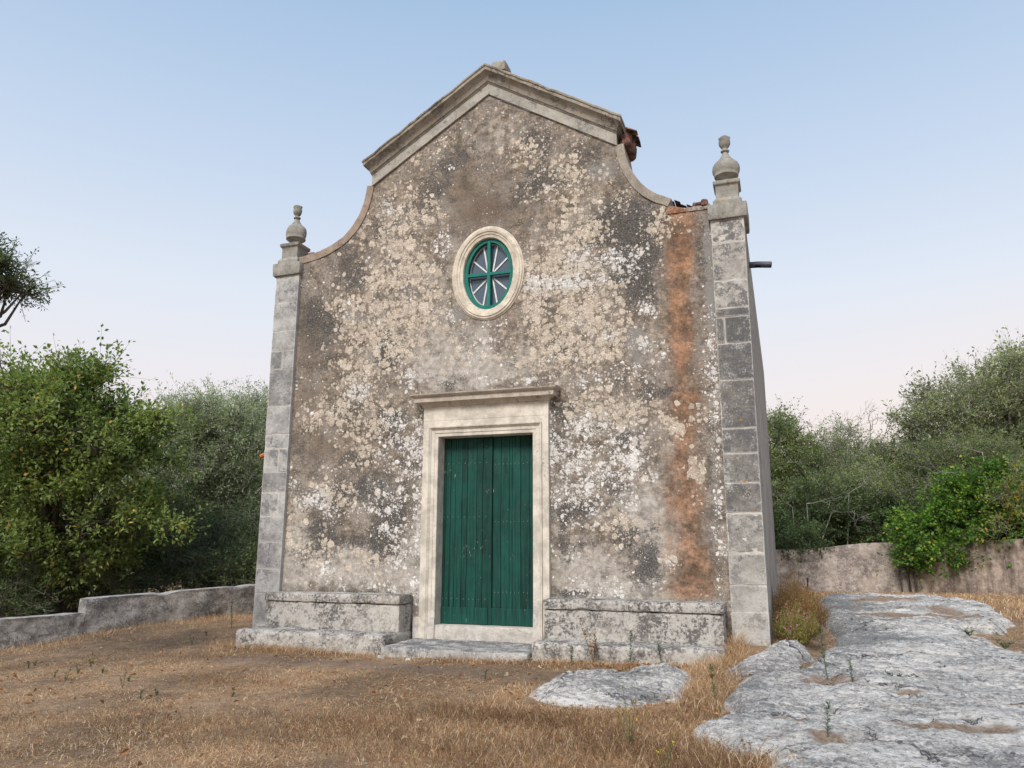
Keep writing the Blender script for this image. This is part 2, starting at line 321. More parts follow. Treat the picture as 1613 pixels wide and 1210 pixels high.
def stone_material(name, base, dark, light, darkamt=.5, whiteamt=.4, scale=1., orange=0., island=False, topdark=0., bump=.008, lich=True, foot=0., dots=.55, blocks=None):
    n = NT(name); P = n.pos(); wob = n.vm('SUBTRACT', n.noise(P, 16., 3., .6, out=1), (.5,.5,.5)); w = n.vm('ADD', P, n.vm('SCALE', wob, sc=.05))
    mid = n.noise(P, 6.*scale, 7., .68); fine = n.noise(P, 45.*scale, 5., .7); big = n.noise(P, 1.5*scale, 4., .6)
    c = n.mix(n.ramp(mid, (.35, .65)), tuple(x*.75 for x in base), tuple(min(1, x*1.18) for x in base))
    if blocks:
        A = n.attr('m1'); c = n.mix(n.ramp(A[1], (0., 1.)), c, tuple(min(1, x*blocks) for x in base)); c = val(n, c, P, 7., .7, 1.3, 6., .7)
    if island:
        t = n.ramp(n.island(), (0., 1., .72, 1.2)); c = n.mix(1., c, n.comb(t, t, t), 'MULTIPLY')
    dk = n.ma('ADD', n.ma('ADD', big, n.ma('MULTIPLY', n.noise(P, 12.*scale, 6., .75), .9)), n.ma('MULTIPLY', fine, .75))
    if topdark:
        nz = n.sep(n._g.outputs['Normal'] if hasattr(n, '_g') else (n.wpos(), n._g.outputs['Normal'])[1])[2]
        dk = n.ma('ADD', dk, n.ma('MULTIPLY', n.ramp(nz, (.5, .9)), topdark))
    th = 1.60-darkamt*.5
    c = n.mix(n.ramp(dk, (th, th+.16, 0., .85)), c, dark)
    if lich:
        for sc, k in ((9., .5), (20., .8), (42., .8)):
            V = n.voro(w, sc*scale); cc = n.node("ShaderNodeSeparateColor"); n.t.links.new(V['Color'], cc.inputs[0])
            on = n.ma('MULTIPLY', n.ma('SUBTRACT', n.ma('MULTIPLY', n.ma('MULTIPLY_ADD', big, 1.6, -.35), whiteamt*k*1.6), cc.outputs[0]), 6., clamp=True)
            m = n.ma('MULTIPLY', n.ma('SUBTRACT', n.ma('MULTIPLY', on, n.ma('MULTIPLY_ADD', cc.outputs[1], .3, .16)), V['Distance']), 7., clamp=True)
            c = n.mix(n.ma('MULTIPLY', m, n.ramp(fine, (.38, .54, .0, dots))), c, n.mix(cc.outputs[2], light, tuple(x*.65 for x in light)))
        blo = n.ma('ADD', n.noise(w, 4.5*scale, 8., .74), n.ma('MULTIPLY', fine, .9)); c = n.mix(n.ramp(blo, (1.02-.13*whiteamt, 1.20-.13*whiteamt, 0., .66)), c, light)
    if blocks: c = n.mix(n.ramp(n.ma('ADD', A[0], n.ma('MULTIPLY', n.ma('SUBTRACT', fine, .5), -.05)), (.024, .006, 0., .5)), c, light)
    if foot: c = n.mix(n.ma('MULTIPLY', n.ramp(n.sep(P)[2], (foot, foot-.9)), n.ramp(n.ma('ADD', mid, n.ma('MULTIPLY', fine, .6)), (.66, .90, 0., .7))), c, (.56,.54,.50))
    if orange:
        V = n.voro(w, 14.); cc = n.node("ShaderNodeSeparateColor"); n.t.links.new(V['Color'], cc.inputs[0])
        m = n.ma('MULTIPLY', n.ma('LESS_THAN', cc.outputs[0], orange), n.ma('MULTIPLY', n.ma('SUBTRACT', .3, V['Distance']), 9., clamp=True)); c = n.mix(m, c, (.38,.17,.035))
    c = n.mix(n.ramp(n.noise(P, 90., 3., .7), (.56, .72, 0., .5)), c, dark)
    n.set('Base Color', c); n.set('Roughness', .93)
    n.bump(n.ma('ADD', n.ma('MULTIPLY', fine, .8), n.ma('ADD', mid, n.ma('MULTIPLY', n.noise(P, 120., 3., .7), .4))), bump, .8)
    return n.m
M_PL = plaster_material()
M_PIL = stone_material("pilaster_limestone", (.235,.222,.20), (.095,.095,.10), (.52,.50,.465), .70, .45, 1., .012, island=True, foot=1.0, dots=.3, blocks=2.0)
M_PILG = stone_material("grey_pilaster_limestone", (.30,.295,.285), (.14,.14,.145), (.50,.49,.47), .55, .6, 1., 0., island=True, dots=.25, blocks=1.35)
M_MORTAR = stone_material("lime_mortar", (.48,.455,.41), (.2,.19,.18), (.6,.58,.55), .2, .3)
M_GABLE = stone_material("gable_limestone", (.36,.325,.265), (.10,.093,.083), (.45,.44,.41), .60, .35, 1., .06)
M_FRIEZE = stone_material("frieze_limestone", (.38,.36,.315), (.15,.145,.135), (.50,.49,.47), .50, .4, .8)
M_COPE = stone_material("coping_limestone", (.31,.27,.225), (.13,.115,.10), (.47,.44,.40), .45, .45, 1.2)
M_COPER = stone_material("reddish_coping_plaster", (.33,.255,.20), (.13,.11,.095), (.44,.40,.36), .4, .3, 1.2)
M_DOORST = stone_material("dressed_limestone", (.58,.535,.46), (.27,.24,.205), (.72,.69,.63), .22, .2, .8, bump=.003, lich=False)
M_OVAL = stone_material("window_limestone", (.60,.535,.44), (.25,.21,.17), (.68,.60,.52), .25, .2, 1., bump=.003, lich=False)
M_CORN = stone_material("cornice_limestone", (.47,.41,.345), (.11,.10,.09), (.60,.56,.50), .40, .25, 1.1, topdark=.3, bump=.004)
M_BENCH = stone_material("bench_stone", (.36,.325,.28), (.075,.072,.072), (.62,.59,.54), .86, 1.25, .75, topdark=.2, bump=.014)
M_STEP = stone_material("step_stone", (.38,.36,.335), (.10,.10,.105), (.64,.63,.60), .72, .8, 1., topdark=.1, bump=.014)
M_SILL = stone_material("sill_stone", (.50,.46,.41), (.20,.185,.17), (.66,.64,.60), .35, .7, 1.)
M_URN = stone_material("urn_stone", (.30,.285,.25), (.13,.125,.115), (.42,.41,.38), .45, .35, 1.6, .02)
M_SIDE = stone_material("side_wall_render", (.42,.375,.325), (.22,.205,.19), (.55,.52,.48), .6, .4, .8, lich=True)
M_LOWW = stone_material("parapet_cement", (.31,.29,.265), (.10,.095,.095), (.54,.52,.49), .80, .9, 1., topdark=-.5)
M_BACKW = stone_material("boundary_wall_render", (.40,.335,.29), (.13,.11,.10), (.62,.56,.52), .74, .8, 1.4)
def streaked(name, base, dark, mossy):
    n = NT(name); P = n.pos(); X = n.sep(P)
    st = n.noise(n.comb(n.ma('MULTIPLY', X[0], 5.), n.ma('MULTIPLY', X[1], 5.), n.ma('MULTIPLY', X[2], .8)), 1., 6., .65)
    c = n.mix(n.ramp(st, (.35, .65)), dark, base); c = val(n, c, P, 9., .6, 1.25); c = n.mix(n.ramp(n.noise(P, 30., 5., .7), (.5, .7, 0., .5)), c, mossy)
    n.set('Base Color', c); n.bump(n.noise(P, 30., 6., .7), .02, .8); return n.m
M_RWALL = streaked("stained_wall_render", (.42,.335,.275), (.17,.135,.115), (.50,.44,.38))
def brick_ruin():
    n = NT("exposed_brick_rubble"); P = n.pos(); c = n.mix(n.ramp(n.noise(P, 7., 5., .6), (.4, .6)), (.22,.12,.08), (.50,.23,.115)); c = n.mix(n.ramp(n.ma('ADD', n.sep(P)[0], n.ma('MULTIPLY', n.noise(P, 8., 4.), .2)), (3.02, 3.10)), c, (.30,.26,.22)); c = val(n, c, P, 30., .5, 1.3)
    n.set('Base Color', c); n.bump(n.noise(P, 30., 6., .7), .02, 1.); return n.m
M_BRICK = brick_ruin()
def tiles():
    n = NT("terracotta_tile"); P = n.pos(); c = n.mix(n.ramp(n.noise(P, 12., 5., .6), (.35, .65)), (.10,.06,.052), (.27,.15,.11)); c = val(n, c, P, 50., .6, 1.25); n.set('Base Color', c); n.bump(n.noise(P, 40., 6., .7), .01, .8); return n.m
M_TILE = tiles()
def tiles2():
    n = NT("orange_tile"); P = n.pos(); c = n.mix(n.ramp(n.noise(P, 12., 5., .6), (.35, .65)), (.42,.11,.05), (.60,.19,.09)); n.set('Base Color', c); return n.m
M_TILE2 = tiles2()
def door_paint(name, base, dark):
    n = NT(name); P = n.pos(); X = n.sep(P)
    s1 = n.comb(n.ma('MULTIPLY', X[0], 40.), 0., n.ma('MULTIPLY', X[2], 1.6)); st = n.noise(s1, 1., 5., .6)
    c = n.mix(n.ramp(st, (.35, .68)), dark, base); ii = n.ramp(n.island(), (0., 1., .78, 1.2)); c = n.mix(1., c, n.comb(ii, ii, ii), 'MULTIPLY')
    c = n.mix(n.ramp(n.noise(P, 1.2, 4., .6), (.42, .62, 0., .4)), c, tuple(x*1.35 for x in base))
    chip = n.ma('ADD', n.noise(n.comb(n.ma('MULTIPLY', X[0], 70.), 0., n.ma('MULTIPLY', X[2], 14.)), 1., 4., .6), n.ma('MULTIPLY', n.ma('SUBTRACT', n.noise(P, 3.2, 2.), .5), .5)); chip = n.ma('ADD', chip, n.ma('MULTIPLY', n.ramp(n.vm_len(n.vm('MULTIPLY', n.vm('SUBTRACT', P, (-.4, 0., .85)), (2.2, 0., 1.6))), (1., 0.)), .07))
    c = n.mix(n.ramp(chip, (.70, .735, 0., .9)), c, (.33,.38,.32)); c = n.mix(n.ramp(n.noise(n.vm('ADD', P, (4., 4., 2.)), 60., 4., .7), (.68, .72, 0., .55)), c, (.22,.29,.24))
    n.set('Base Color', c); n.set('Roughness', n.ramp(n.noise(P, 8., 4.), (.3, .7, .55, .8))); n.b.inputs['Specular IOR Level'].default_value = .3
    n.bump(st, .004, .8); return n.m
M_DOOR = door_paint("green_door_paint", (.0030,.062,.045), (.0012,.026,.019))
M_WGREEN = door_paint("green_window_paint", (.006,.14,.115), (.004,.10,.082))
def simple(name, col, rough=.6, noise=0., sc=20., metal=0., spec=.3, bump=0.):
    n = NT(name); c = col
    if noise: c = val(n, col if False else n.mix(0., col, col), n.pos(), sc, 1-noise, 1+noise)
    n.set('Base Color', c if noise else (*col, 1)); n.set('Roughness', rough); n.set('Metallic', metal); n.b.inputs['Specular IOR Level'].default_value = spec
    if bump: n.bump(n.noise(n.pos(), sc*2, 5.), bump, .8)
    return n.m
M_NAIL = simple("zinc_nail", (.14,.20,.17), .6)
M_WHITE = simple("white_window_bar", (.62,.64,.63), .6, .12)
M_GLASS = simple("window_glass", (.075,.10,.135), .06, 0, spec=.6)
M_BLACK = simple("dark_gap", (.006,.006,.006), .9)
M_PIPE = simple("grey_pipe", (.06,.065,.085), .45, .2)
M_CORE = simple("masonry_core", (.20,.17,.14), .9, .3, bump=.02)
M_BARK = simple("bark", (.085,.070,.055), .95, .45, 14., bump=.02)
M_BARKG = simple("lichened_bark", (.24,.235,.20), .95, .4, 18., bump=.02)
M_RUST = simple("rusty_iron", (.045,.038,.035), .8, .4)
M_STEM = simple("dry_stem", (.19,.12,.065), .9, .35)
M_GSTEM = simple("green_stem", (.09,.12,.05), .8, .35)
def leaf_material(name, c1, c2, c3=None, f3=.08, trans=.35, pscale=.7, dead=None):
    n = NT(name); r = n.island(); P = n.wpos()
    wn = n.node("ShaderNodeTexWhiteNoise"); wn.noise_dimensions = '1D'; n.t.links.new(r, wn.inputs['W'])
    k = n.ma('ADD', n.ma('MULTIPLY', r, .55), n.ma('MULTIPLY', n.ramp(n.noise(P, pscale, 3., .55), (.35, .65)), .45))
    c = n.mix(k, c1, c2)
    if c3: c = n.mix(n.ma('LESS_THAN', wn.outputs['Value'], f3), c, c3)
    n.set('Base Color', c); n.set('Roughness', .5); n.b.inputs['Specular IOR Level'].default_value = .35
    tr = n.node("ShaderNodeBsdfTranslucent"); n.t.links.new(n.mix(1., c, (1.1, 1.25, .7), 'MULTIPLY'), tr.inputs[0]); ms = n.node("ShaderNodeMixShader"); ms.inputs[0].default_value = trans
    n.t.links.new(n.b.outputs[0], ms.inputs[1]); n.t.links.new(tr.outputs[0], ms.inputs[2]); n.t.links.new(ms.outputs[0], n.out.inputs[0])
    return n.m
L_OAK = leaf_material("oak_leaf", (0.063,0.118,0.036), (0.346,0.421,0.124), (0.760,0.456,0.138), .015, .4)
L_OLIVE = leaf_material("olive_leaf", (0.177,0.221,0.125), (0.485,0.545,0.331), (0.530,0.574,0.442), .15, .4)
L_DARK = leaf_material("mastic_leaf", (0.040,0.073,0.030), (0.144,0.200,0.075))
L_MID = leaf_material("evergreen_leaf", (0.101,0.143,0.060), (0.344,0.409,0.150), (0.401,0.329,0.172), .05, .4)
L_SCRUB = leaf_material("scrub_leaf", (.13,.16,.075), (.42,.46,.23), (.36,.30,.18), .07, .4)
L_IVY = leaf_material("ivy_leaf", (.04,.12,.016), (.18,.34,.045), (.38,.40,.06), .08, .4)
L_YEL = leaf_material("yellowing_leaf", (.12,.20,.035), (.36,.38,.07), (.48,.22,.06), .12, .4)
L_WEED = leaf_material("weed_leaf", (.025,.06,.018), (.085,.15,.05))
L_DRY = leaf_material("withered_leaf", (.14,.075,.038), (.33,.19,.095), (.40,.28,.16), .2, .2)
L_BUSH = leaf_material("heath_leaf", (.22,.11,.045), (.50,.29,.11), (.24,.27,.08), .18, .3)
L_BUSHG = leaf_material("green_heath_leaf", (.12,.16,.03), (.28,.33,.06), None, .2, .3)
L_PINK = simple("pink_petal", (.62,.20,.42), .6, .2)
L_YFL = simple("yellow_petal", (.75,.55,.03), .6)
L_FALL = leaf_material("fallen_leaf", (.20,.095,.04), (.44,.22,.10), (.50,.36,.22), .15, .1)
L_GRASS = leaf_material("dry_grass", (.16,.085,.045), (.66,.415,.24), (.86,.66,.45), .22, .25, .9)
L_GRASSD = leaf_material("dead_grass", (.10,.052,.028), (.40,.235,.125), (.60,.42,.24), .12, .25, 1.4)
def ground_material():
    n = NT("dry_ground"); P = n.pos(); A = n.attr('m1')
    mid = n.noise(P, 5., 7., .7); fine = n.noise(P, 40., 6., .75)
    c = n.mix(n.ramp(mid, (.35, .65)), (.16,.095,.058), (.40,.26,.16)); c = n.mix(n.ramp(fine, (.4, .65, 0., .7)), c, (.52,.37,.235))
    soil = n.mix(n.ramp(fine, (.35, .65)), (.20,.14,.105), (.38,.285,.22))
    c = n.mix(n.ramp(n.ma('ADD', A[0], n.ma('MULTIPLY', n.ma('SUBTRACT', mid, .5), .8)), (.3, .6)), c, soil)
    fw = n.vm('ADD', P, n.vm('SCALE', n.noise(P, 3., 2., .5, out=1), sc=1.2)); fs = n.sep(fw)
    for k_, (ax, ay) in enumerate(((14., 110.), (110., 16.), (70., -75.))):
        q = n.noise(n.comb(n.ma('MULTIPLY', fs[0], ax), n.ma('MULTIPLY', fs[1], ay), float(k_)), 1., 2., .6); c = n.mix(n.ramp(q, (.54, .66, 0., .55)), c, (.60,.44,.285) if k_ != 1 else (.075,.048,.03))
    c = val(n, c, P, .9, .72, 1.25, 3., .55); c = n.mix(n.ramp(n.noise(P, 70., 4., .7), (.55, .7, 0., .5)), c, (.07,.045,.028))
    n.set('Base Color', c); n.bump(n.ma('ADD', fine, n.noise(P, 110., 3.)), .03, 1.); return n.m
M_GROUND = ground_material()
def rock_material():
    n = NT("karst_limestone"); P = n.pos(); A = n.attr('m1'); X = n.sep(P)
    st = n.comb(n.ma('MULTIPLY_ADD', X[0], .55, n.ma('MULTIPLY', X[1], .25)), X[1], n.ma('MULTIPLY', X[2], 3.))
    big = n.noise(st, 1.3, 5., .6); mid = n.noise(st, 8., 8., .74, .6); fine = n.noise(P, 34., 6., .75)
    c = n.mix(n.ramp(mid, (.36, .6)), (.49,.465,.43), (.88,.845,.79))
    c = n.mix(n.ramp(n.noise(st, 2.1, 4., .6), (.5, .68, 0., .5)), c, (.62,.57,.51))
    dk = n.ma('ADD', n.ma('ADD', n.ma('MULTIPLY', big, .9), n.noise(st, 14., 7., .76, .8)), n.ma('ADD', n.ma('MULTIPLY', fine, .8), n.ma('MULTIPLY', A[1], .17)))
    c = n.mix(n.ramp(dk, (1.27, 1.56, 0., .80)), c, (.15,.152,.158))
    ck = n.vm('ADD', P, n.vm('SCALE', n.vm('SUBTRACT', n.noise(P, 2.2, 5., .65, out=1), (.5, .5, .5)), sc=.7)); cs = n.sep(ck)
    cv = n.voro(n.comb(n.ma('MULTIPLY', cs[0], .55), cs[1], 0.), 1.15, '2D', 'DISTANCE_TO_EDGE')['Distance']; gate = n.ramp(n.noise(P, 1.1, 3.), (.44, .54))
    crk = n.ma('MULTIPLY', n.ramp(cv, (.016, .004)), gate); c = n.mix(n.ma('MULTIPLY', crk, .65), c, (.06,.055,.05))
    c = n.mix(n.ramp(n.noise(st, 20., 6., .82, 1.2), (.56, .63, 0., .75)), c, (.12,.12,.125))
    dsh = n.comb(n.ma('MULTIPLY_ADD', X[0], .40, n.ma('MULTIPLY', X[1], .12)), X[1], 0.)
    c = n.mix(n.ramp(n.noise(dsh, 30., 3., .7, .8), (.585, .64, 0., .6)), c, (.09,.09,.095)); c = n.mix(n.ramp(n.noise(dsh, 62., 3., .7, .5), (.60, .66, 0., .5)), c, (.12,.12,.12))
    c = n.mix(n.ramp(n.noise(n.vm('ADD', P, (3., 1., 4.)), 48., 5., .8), (.56, .66, 0., .7)), c, (.78,.77,.74))
    soil = n.mix(n.ramp(fine, (.35, .65)), (.24,.17,.125), (.46,.35,.26))
    c = n.mix(n.ramp(n.ma('ADD', A[0], n.ma('MULTIPLY', n.ma('SUBTRACT', mid, .5), .9)), (.35, .6)), c, soil); relief = n.ma('ADD', n.ma('ADD', mid, n.ma('MULTIPLY', fine, .6)), n.ma('MULTIPLY', crk, -1.5))
    n.set('Base Color', c); n.set('Roughness', .9)
    n.bump(n.ma('ADD', relief, n.ma('MULTIPLY', n.noise(P, 85., 4., .7), .3)), .05, 1.)
    return n.m
M_ROCK = rock_material()
# ---------------------------------------------------------------- chapel
STAINS = {
'dark':[(-2.31,5.28,0.34,0.32,0.8),(-0.63,6.89,0.32,0.27,0.6),(-0.95,6.46,0.27,0.27,0.6),(-2.87,4.49,0.35,0.27,0.7),(-1.79,6.02,0.28,0.22,0.5),(-1.14,6.23,0.22,0.19,0.5),(-3.01,4.8,0.24,0.21,0.5),(-1.33,4.94,0.27,0.26,0.4),(0.88,6.36,0.31,0.29,0.8),(0.75,7.06,0.3,0.26,0.7),(1.52,6.69,0.24,0.22,0.7),(2.15,5.61,0.4,0.34,1),(2.25,5.13,0.28,0.3,1),(2.18,4.76,0.28,0.26,1),(1.78,5.53,0.18,0.19,0.8),(2.26,4.42,0.22,0.18,0.8),(0.32,6.11,0.3,0.21,0.5),(0.94,4.46,0.19,0.19,0.6),(1.11,3.86,0.23,0.17,0.7),(1.53,5.35,0.14,0.14,0.7),(-1.61,3.93,0.22,0.28,1.1),(-1.53,2.83,0.23,0.27,1),(-2.22,3.05,0.33,0.28,0.7),(-2.03,2.32,0.32,0.19,0.6),(-1.85,1.89,0.4,0.19,0.7),(-2.61,1.21,0.24,0.26,1.1),(-1.47,1.5,0.26,0.23,1),(-2.92,0.89,0.22,0.14,0.6),(-1.93,1.11,0.42,0.14,0.7),(-1.5,1.0,0.2,0.23,1),(-2.4,1.73,0.33,0.19,0.6),(-1.16,2.29,0.25,0.28,0.5),(-0.58,3.38,0.25,0.12,0.6),(-3.11,2.53,0.21,0.3,0.5),(1.19,2.91,0.27,0.18,0.6),(2.04,2.44,0.3,0.15,0.8),(2.44,3.08,0.27,0.13,0.8),(1.06,2.45,0.14,0.31,0.7),(1.32,1.52,0.35,0.13,0.9),(1.87,1.83,0.19,0.15,0.7),(2.22,0.84,0.23,0.36,0.8),(1.44,1.06,0.16,0.1,0.6),(1.14,1.12,0.11,0.33,0.6),(3.01,2.37,0.11,0.21,0.5),(3.1,1.25,0.06,0.4,0.4),(1.2,0.43,0.34,0.04,0.8),(1.92,1.2,0.17,0.12,0.7),(-0.59,0.44,0.57,0.03,0.4),(-2.0,0.39,0.92,0.03,0.6),(0.47,3.58,0.19,0.09,0.5),(-2.5,5.7,0.23,0.13,0.5),(-0.26,7.08,0.21,0.22,0.4),(3.11,4.93,0.08,0.55,0.5),(-2.75,3.98,0.34,0.42,0.4),(0.9,3.41,0.14,0.14,0.4)],
'cream':[(-1.86,5.96,0.45,0.33,0.6),(-1.38,5.56,0.24,0.53,0.8),(-1.71,5.16,0.33,0.23,0.9),(-1.3,6.4,0.33,0.27,0.6),(-1.09,7.17,0.33,0.22,0.5),(-1.68,4.48,0.65,0.41,0.9),(-1.09,4.56,0.42,0.36,0.9),(-2.6,4.75,0.35,0.17,0.7),(-0.9,6.05,0.27,0.19,0.6),(-1.07,5.23,0.21,0.19,0.5),(0.52,6.97,0.3,0.26,0.6),(1.11,6.6,0.37,0.26,0.6),(1.32,6.15,0.38,0.3,0.7),(0.62,6.2,0.25,0.15,0.5),(2.0,5.85,0.14,0.15,0.7),(1.48,5.55,0.28,0.25,0.9),(1.28,5.25,0.39,0.34,0.9),(0.99,4.55,0.47,0.33,1),(1.49,4.44,0.41,0.38,1),(0.94,4.91,0.38,0.29,0.9),(1.54,3.91,0.49,0.32,1),(1.03,3.98,0.37,0.33,1),(2.62,5.51,0.22,0.19,0.7),(2.55,5.24,0.22,0.24,0.6),(-1.8,4.4,0.44,0.31,0.9),(-1.38,4.06,0.15,0.38,1),(-2.21,3.56,0.44,0.3,1),(-2.77,3.0,0.4,0.22,0.9),(-1.92,2.75,0.48,0.39,1),(-2.44,1.76,0.43,0.19,0.9),(-2.71,0.93,0.38,0.23,0.8),(-3.13,1.46,0.23,0.24,0.5),(-1.72,0.86,0.26,0.16,0.8),(1.2,3.59,0.5,0.23,0.9),(1.53,2.91,0.44,0.22,0.8),(2.08,2.8,0.34,0.22,0.7),(1.92,1.39,0.25,0.13,0.9),(1.85,1.12,0.25,0.2,0.6),(2.67,2.56,0.12,0.15,1),(2.95,2.78,0.13,0.12,1),(2.88,2.01,0.12,0.12,0.8),(2.53,0.84,0.12,0.09,0.8),(2.58,2.69,0.1,0.08,1),(-0.36,3.79,0.6,0.24,0.35),(-2.01,0.68,0.92,0.18,0.3),(-2.4,3.95,0.45,0.31,0.3),(2.12,2.21,0.33,0.25,0.4)],
'white':[(-1.76,6.42,0.11,0.09,1),(-0.73,5.58,0.17,0.15,0.9),(0.04,6.34,0.08,0.05,0.9),(-0.61,4.38,0.1,0.12,0.9),(1.34,4.74,0.39,0.1,1),(1.92,5.04,0.29,0.13,0.8),(2.13,4.82,0.25,0.15,0.6),(1.4,5.1,0.2,0.13,0.6),(0.72,4.77,0.17,0.17,0.5),(1.81,3.89,0.07,0.07,1),(2.32,3.72,0.08,0.09,1),(2.4,4.22,0.11,0.11,1.2),(-2.08,3.37,0.2,0.16,0.9),(-1.2,3.49,0.1,0.14,0.9),(-1.41,2.86,0.21,0.13,0.8),(-1.24,2.54,0.25,0.13,1),(-1.62,2.37,0.15,0.1,0.9),(-1.45,1.82,0.17,0.11,1.1),(-2.93,1.7,0.14,0.11,0.9),(-2.69,1.76,0.16,0.13,0.9),(-2.47,1.55,0.22,0.09,0.8),(-1.83,1.58,0.19,0.11,0.8),(-1.5,1.56,0.14,0.09,0.9),(-1.51,1.27,0.19,0.08,1),(-1.41,0.78,0.11,0.08,1),(-2.42,0.73,0.13,0.08,0.9),(-2.57,0.63,0.09,0.06,0.9),(-3.17,2.02,0.11,0.16,0.7),(-1.31,2.16,0.23,0.17,0.6),(1.4,2.35,0.37,0.33,1.1),(1.27,1.87,0.25,0.36,1.1),(1.76,2.06,0.27,0.24,0.8),(2.03,2.15,0.21,0.15,0.8),(1.67,1.69,0.17,0.13,0.8),(2.07,1.62,0.12,0.1,1.1),(1.53,2.64,0.16,0.1,0.8),(1.85,3.29,0.52,0.07,0.9),(2.1,3.41,0.1,0.09,1.1),(2.31,3.71,0.08,0.07,1),(2.55,3.61,0.09,0.12,1.1),(1.25,0.49,0.15,0.06,0.7),(1.52,0.49,0.1,0.06,0.8),(1.78,0.47,0.12,0.06,0.7),(2.53,0.84,0.09,0.06,0.9),(2.37,1.93,0.07,0.07,1),(1.29,1.34,0.12,0.1,0.6),(1.54,1.46,0.08,0.07,0.9),(3.18,3.5,0.07,0.52,1),(3.17,2.33,0.06,1.0,0.8),(3.15,1.05,0.06,0.55,0.6),(-1.03,1.58,0.06,1.49,0.9),(-1.1,2.69,0.08,0.38,0.8),(0.98,2.25,0.04,1.07,0.6),(-1.59,0.46,0.6,0.07,0.5),(-1.21,1.4,0.18,0.55,0.5),(0.39,0.5,0.71,0.07,0.0),(0.03,4.14,0.06,0.29,0.6),(-0.12,3.96,0.2,0.29,0.3),(2.17,2.46,0.21,0.17,0.35),(1.87,0.57,0.97,0.06,0.4),(0.33,3.36,0.57,0.06,0.6)],
'rust':[(2.82,5.45,0.16,0.14,0.9),(2.84,5.15,0.15,0.25,0.7),(2.83,4.85,0.14,0.25,0.7),(2.84,5.39,0.25,0.15,0.44),(2.78,4.98,0.23,0.37,0.36),(2.78,4.45,0.18,0.32,0.6),(2.81,4.03,0.18,0.36,0.76),(2.81,3.58,0.18,0.35,0.72),(2.81,2.94,0.19,0.19,0.88),(2.82,2.52,0.18,0.25,0.72),(2.75,2.07,0.21,0.31,0.6),(2.79,1.67,0.23,0.31,0.68),(2.74,1.25,0.25,0.28,0.72),(2.8,0.84,0.24,0.2,0.88),(2.74,0.55,0.3,0.14,0.8),(2.87,0.57,0.23,0.14,0.56),(2.97,5.61,0.4,0.06,1.12),(2.51,1.37,0.16,0.49,0.2),(2.66,3.2,0.2,0.52,0.24)],
'grey':[(-1.33,4.94,0.27,0.26,0.6),(1.78,6.39,0.22,0.16,1),(2.17,3.86,0.17,0.16,0.6),(-0.44,4.48,0.12,0.15,1),(3.22,4.92,0.07,0.55,1),(3.2,4.21,0.07,0.53,0.7),(-1.85,1.82,0.42,0.14,0.6),(-1.65,1.87,0.23,0.15,0.6),(0.67,4.37,0.19,0.15,0.7),(-0.27,3.92,0.18,0.39,0.3),(-2.66,1.7,0.27,0.17,0.5),(3.21,3.0,0.06,0.34,0.4),(3.14,1.69,0.08,0.81,0.5),(-2.26,4.55,0.16,0.12,0.9),(1.46,4.15,0.2,0.13,0.7),(2.22,0.84,0.23,0.36,0.6),(2.19,3.59,0.14,0.27,0.6),(-3.18,5.18,0.12,0.44,0.5)],
'pale':[(-2.01,0.68,1.02,0.23,0.7),(-0.67,3.81,0.71,0.39,0.6),(-0.26,3.49,0.59,0.19,0.8),(1.74,0.49,0.65,0.14,0.8),(1.49,0.81,0.42,0.25,0.7),(-3.06,1.04,0.22,0.67,0.6),(2.5,1.13,0.28,0.48,0.7),(-2.02,0.86,0.62,0.18,0.6),(-1.04,0.87,0.2,0.53,0.7),(1.07,1.55,0.14,0.51,0.4),(2.1,1.54,0.33,0.33,0.6),(-0.93,1.94,0.12,0.74,0.5),(-1.18,0.34,0.39,0.09,0.6),(0.11,7.29,0.62,0.33,0.35),(2.46,3.57,0.21,0.44,0.3),(-0.06,3.77,0.1,0.48,0.5),(-0.8,4.71,0.31,0.61,0.3),(-2.68,1.13,0.33,0.28,0.3),(0.71,3.7,0.28,0.28,0.4)],
'brown':[(-3.01,4.42,0.35,0.64,0.6),(-2.4,3.95,0.28,0.31,0.5),(-0.09,5.95,0.61,0.26,0.5),(-0.52,6.54,0.42,0.43,0.4),(2.83,5.05,0.15,0.15,1.3),(2.78,4.87,0.1,0.15,1),(2.74,2.73,0.1,0.08,0.8),(2.83,0.78,0.08,0.05,0.8),(-2.66,2.57,0.45,0.3,0.5),(-1.14,2.32,0.21,0.38,0.4),(-1.32,4.46,0.32,0.31,0.2),(2.79,3.45,0.1,0.35,0.4),(-2.93,3.27,0.23,0.31,0.5),(0.32,6.3,0.6,0.42,0.3)],
}
chapel = thing("chapel", (0, 0, 0), "old stone chapel with lichen-stained front, scrolled gable and green double door", "chapel")
APX, EX, TH = 7.965, 2.0, math.atan(.617)
TAN, COS = .617, math.cos(TH)
CURVE = [(2.02,6.74),(2.035,6.60),(2.07,6.42),(2.13,6.25),(2.22,6.08),(2.34,5.94),(2.50,5.80),(2.70,5.70),(2.90,5.635),(3.10,5.60),(3.27,5.58)]
cvx = np.array([p[0] for p in CURVE]); cvz = np.array([p[1] for p in CURVE])
def ztop(x):
    ax = np.abs(x); return np.where(ax < 2.02, APX-ax*TAN, np.interp(ax, cvx, cvz))
def masks(x, z):
    out = {}
    for k, L in STAINS.items():
        s = np.zeros_like(x)
        for (cx, cz, rx, rz, wt_) in L: s = s+wt_*np.exp(-(((x-cx)/max(rx, .03))**2+((z-cz)/max(rz, .03))**2)*.75)
        out[k] = np.clip(s, 0, 1.3)
    return out
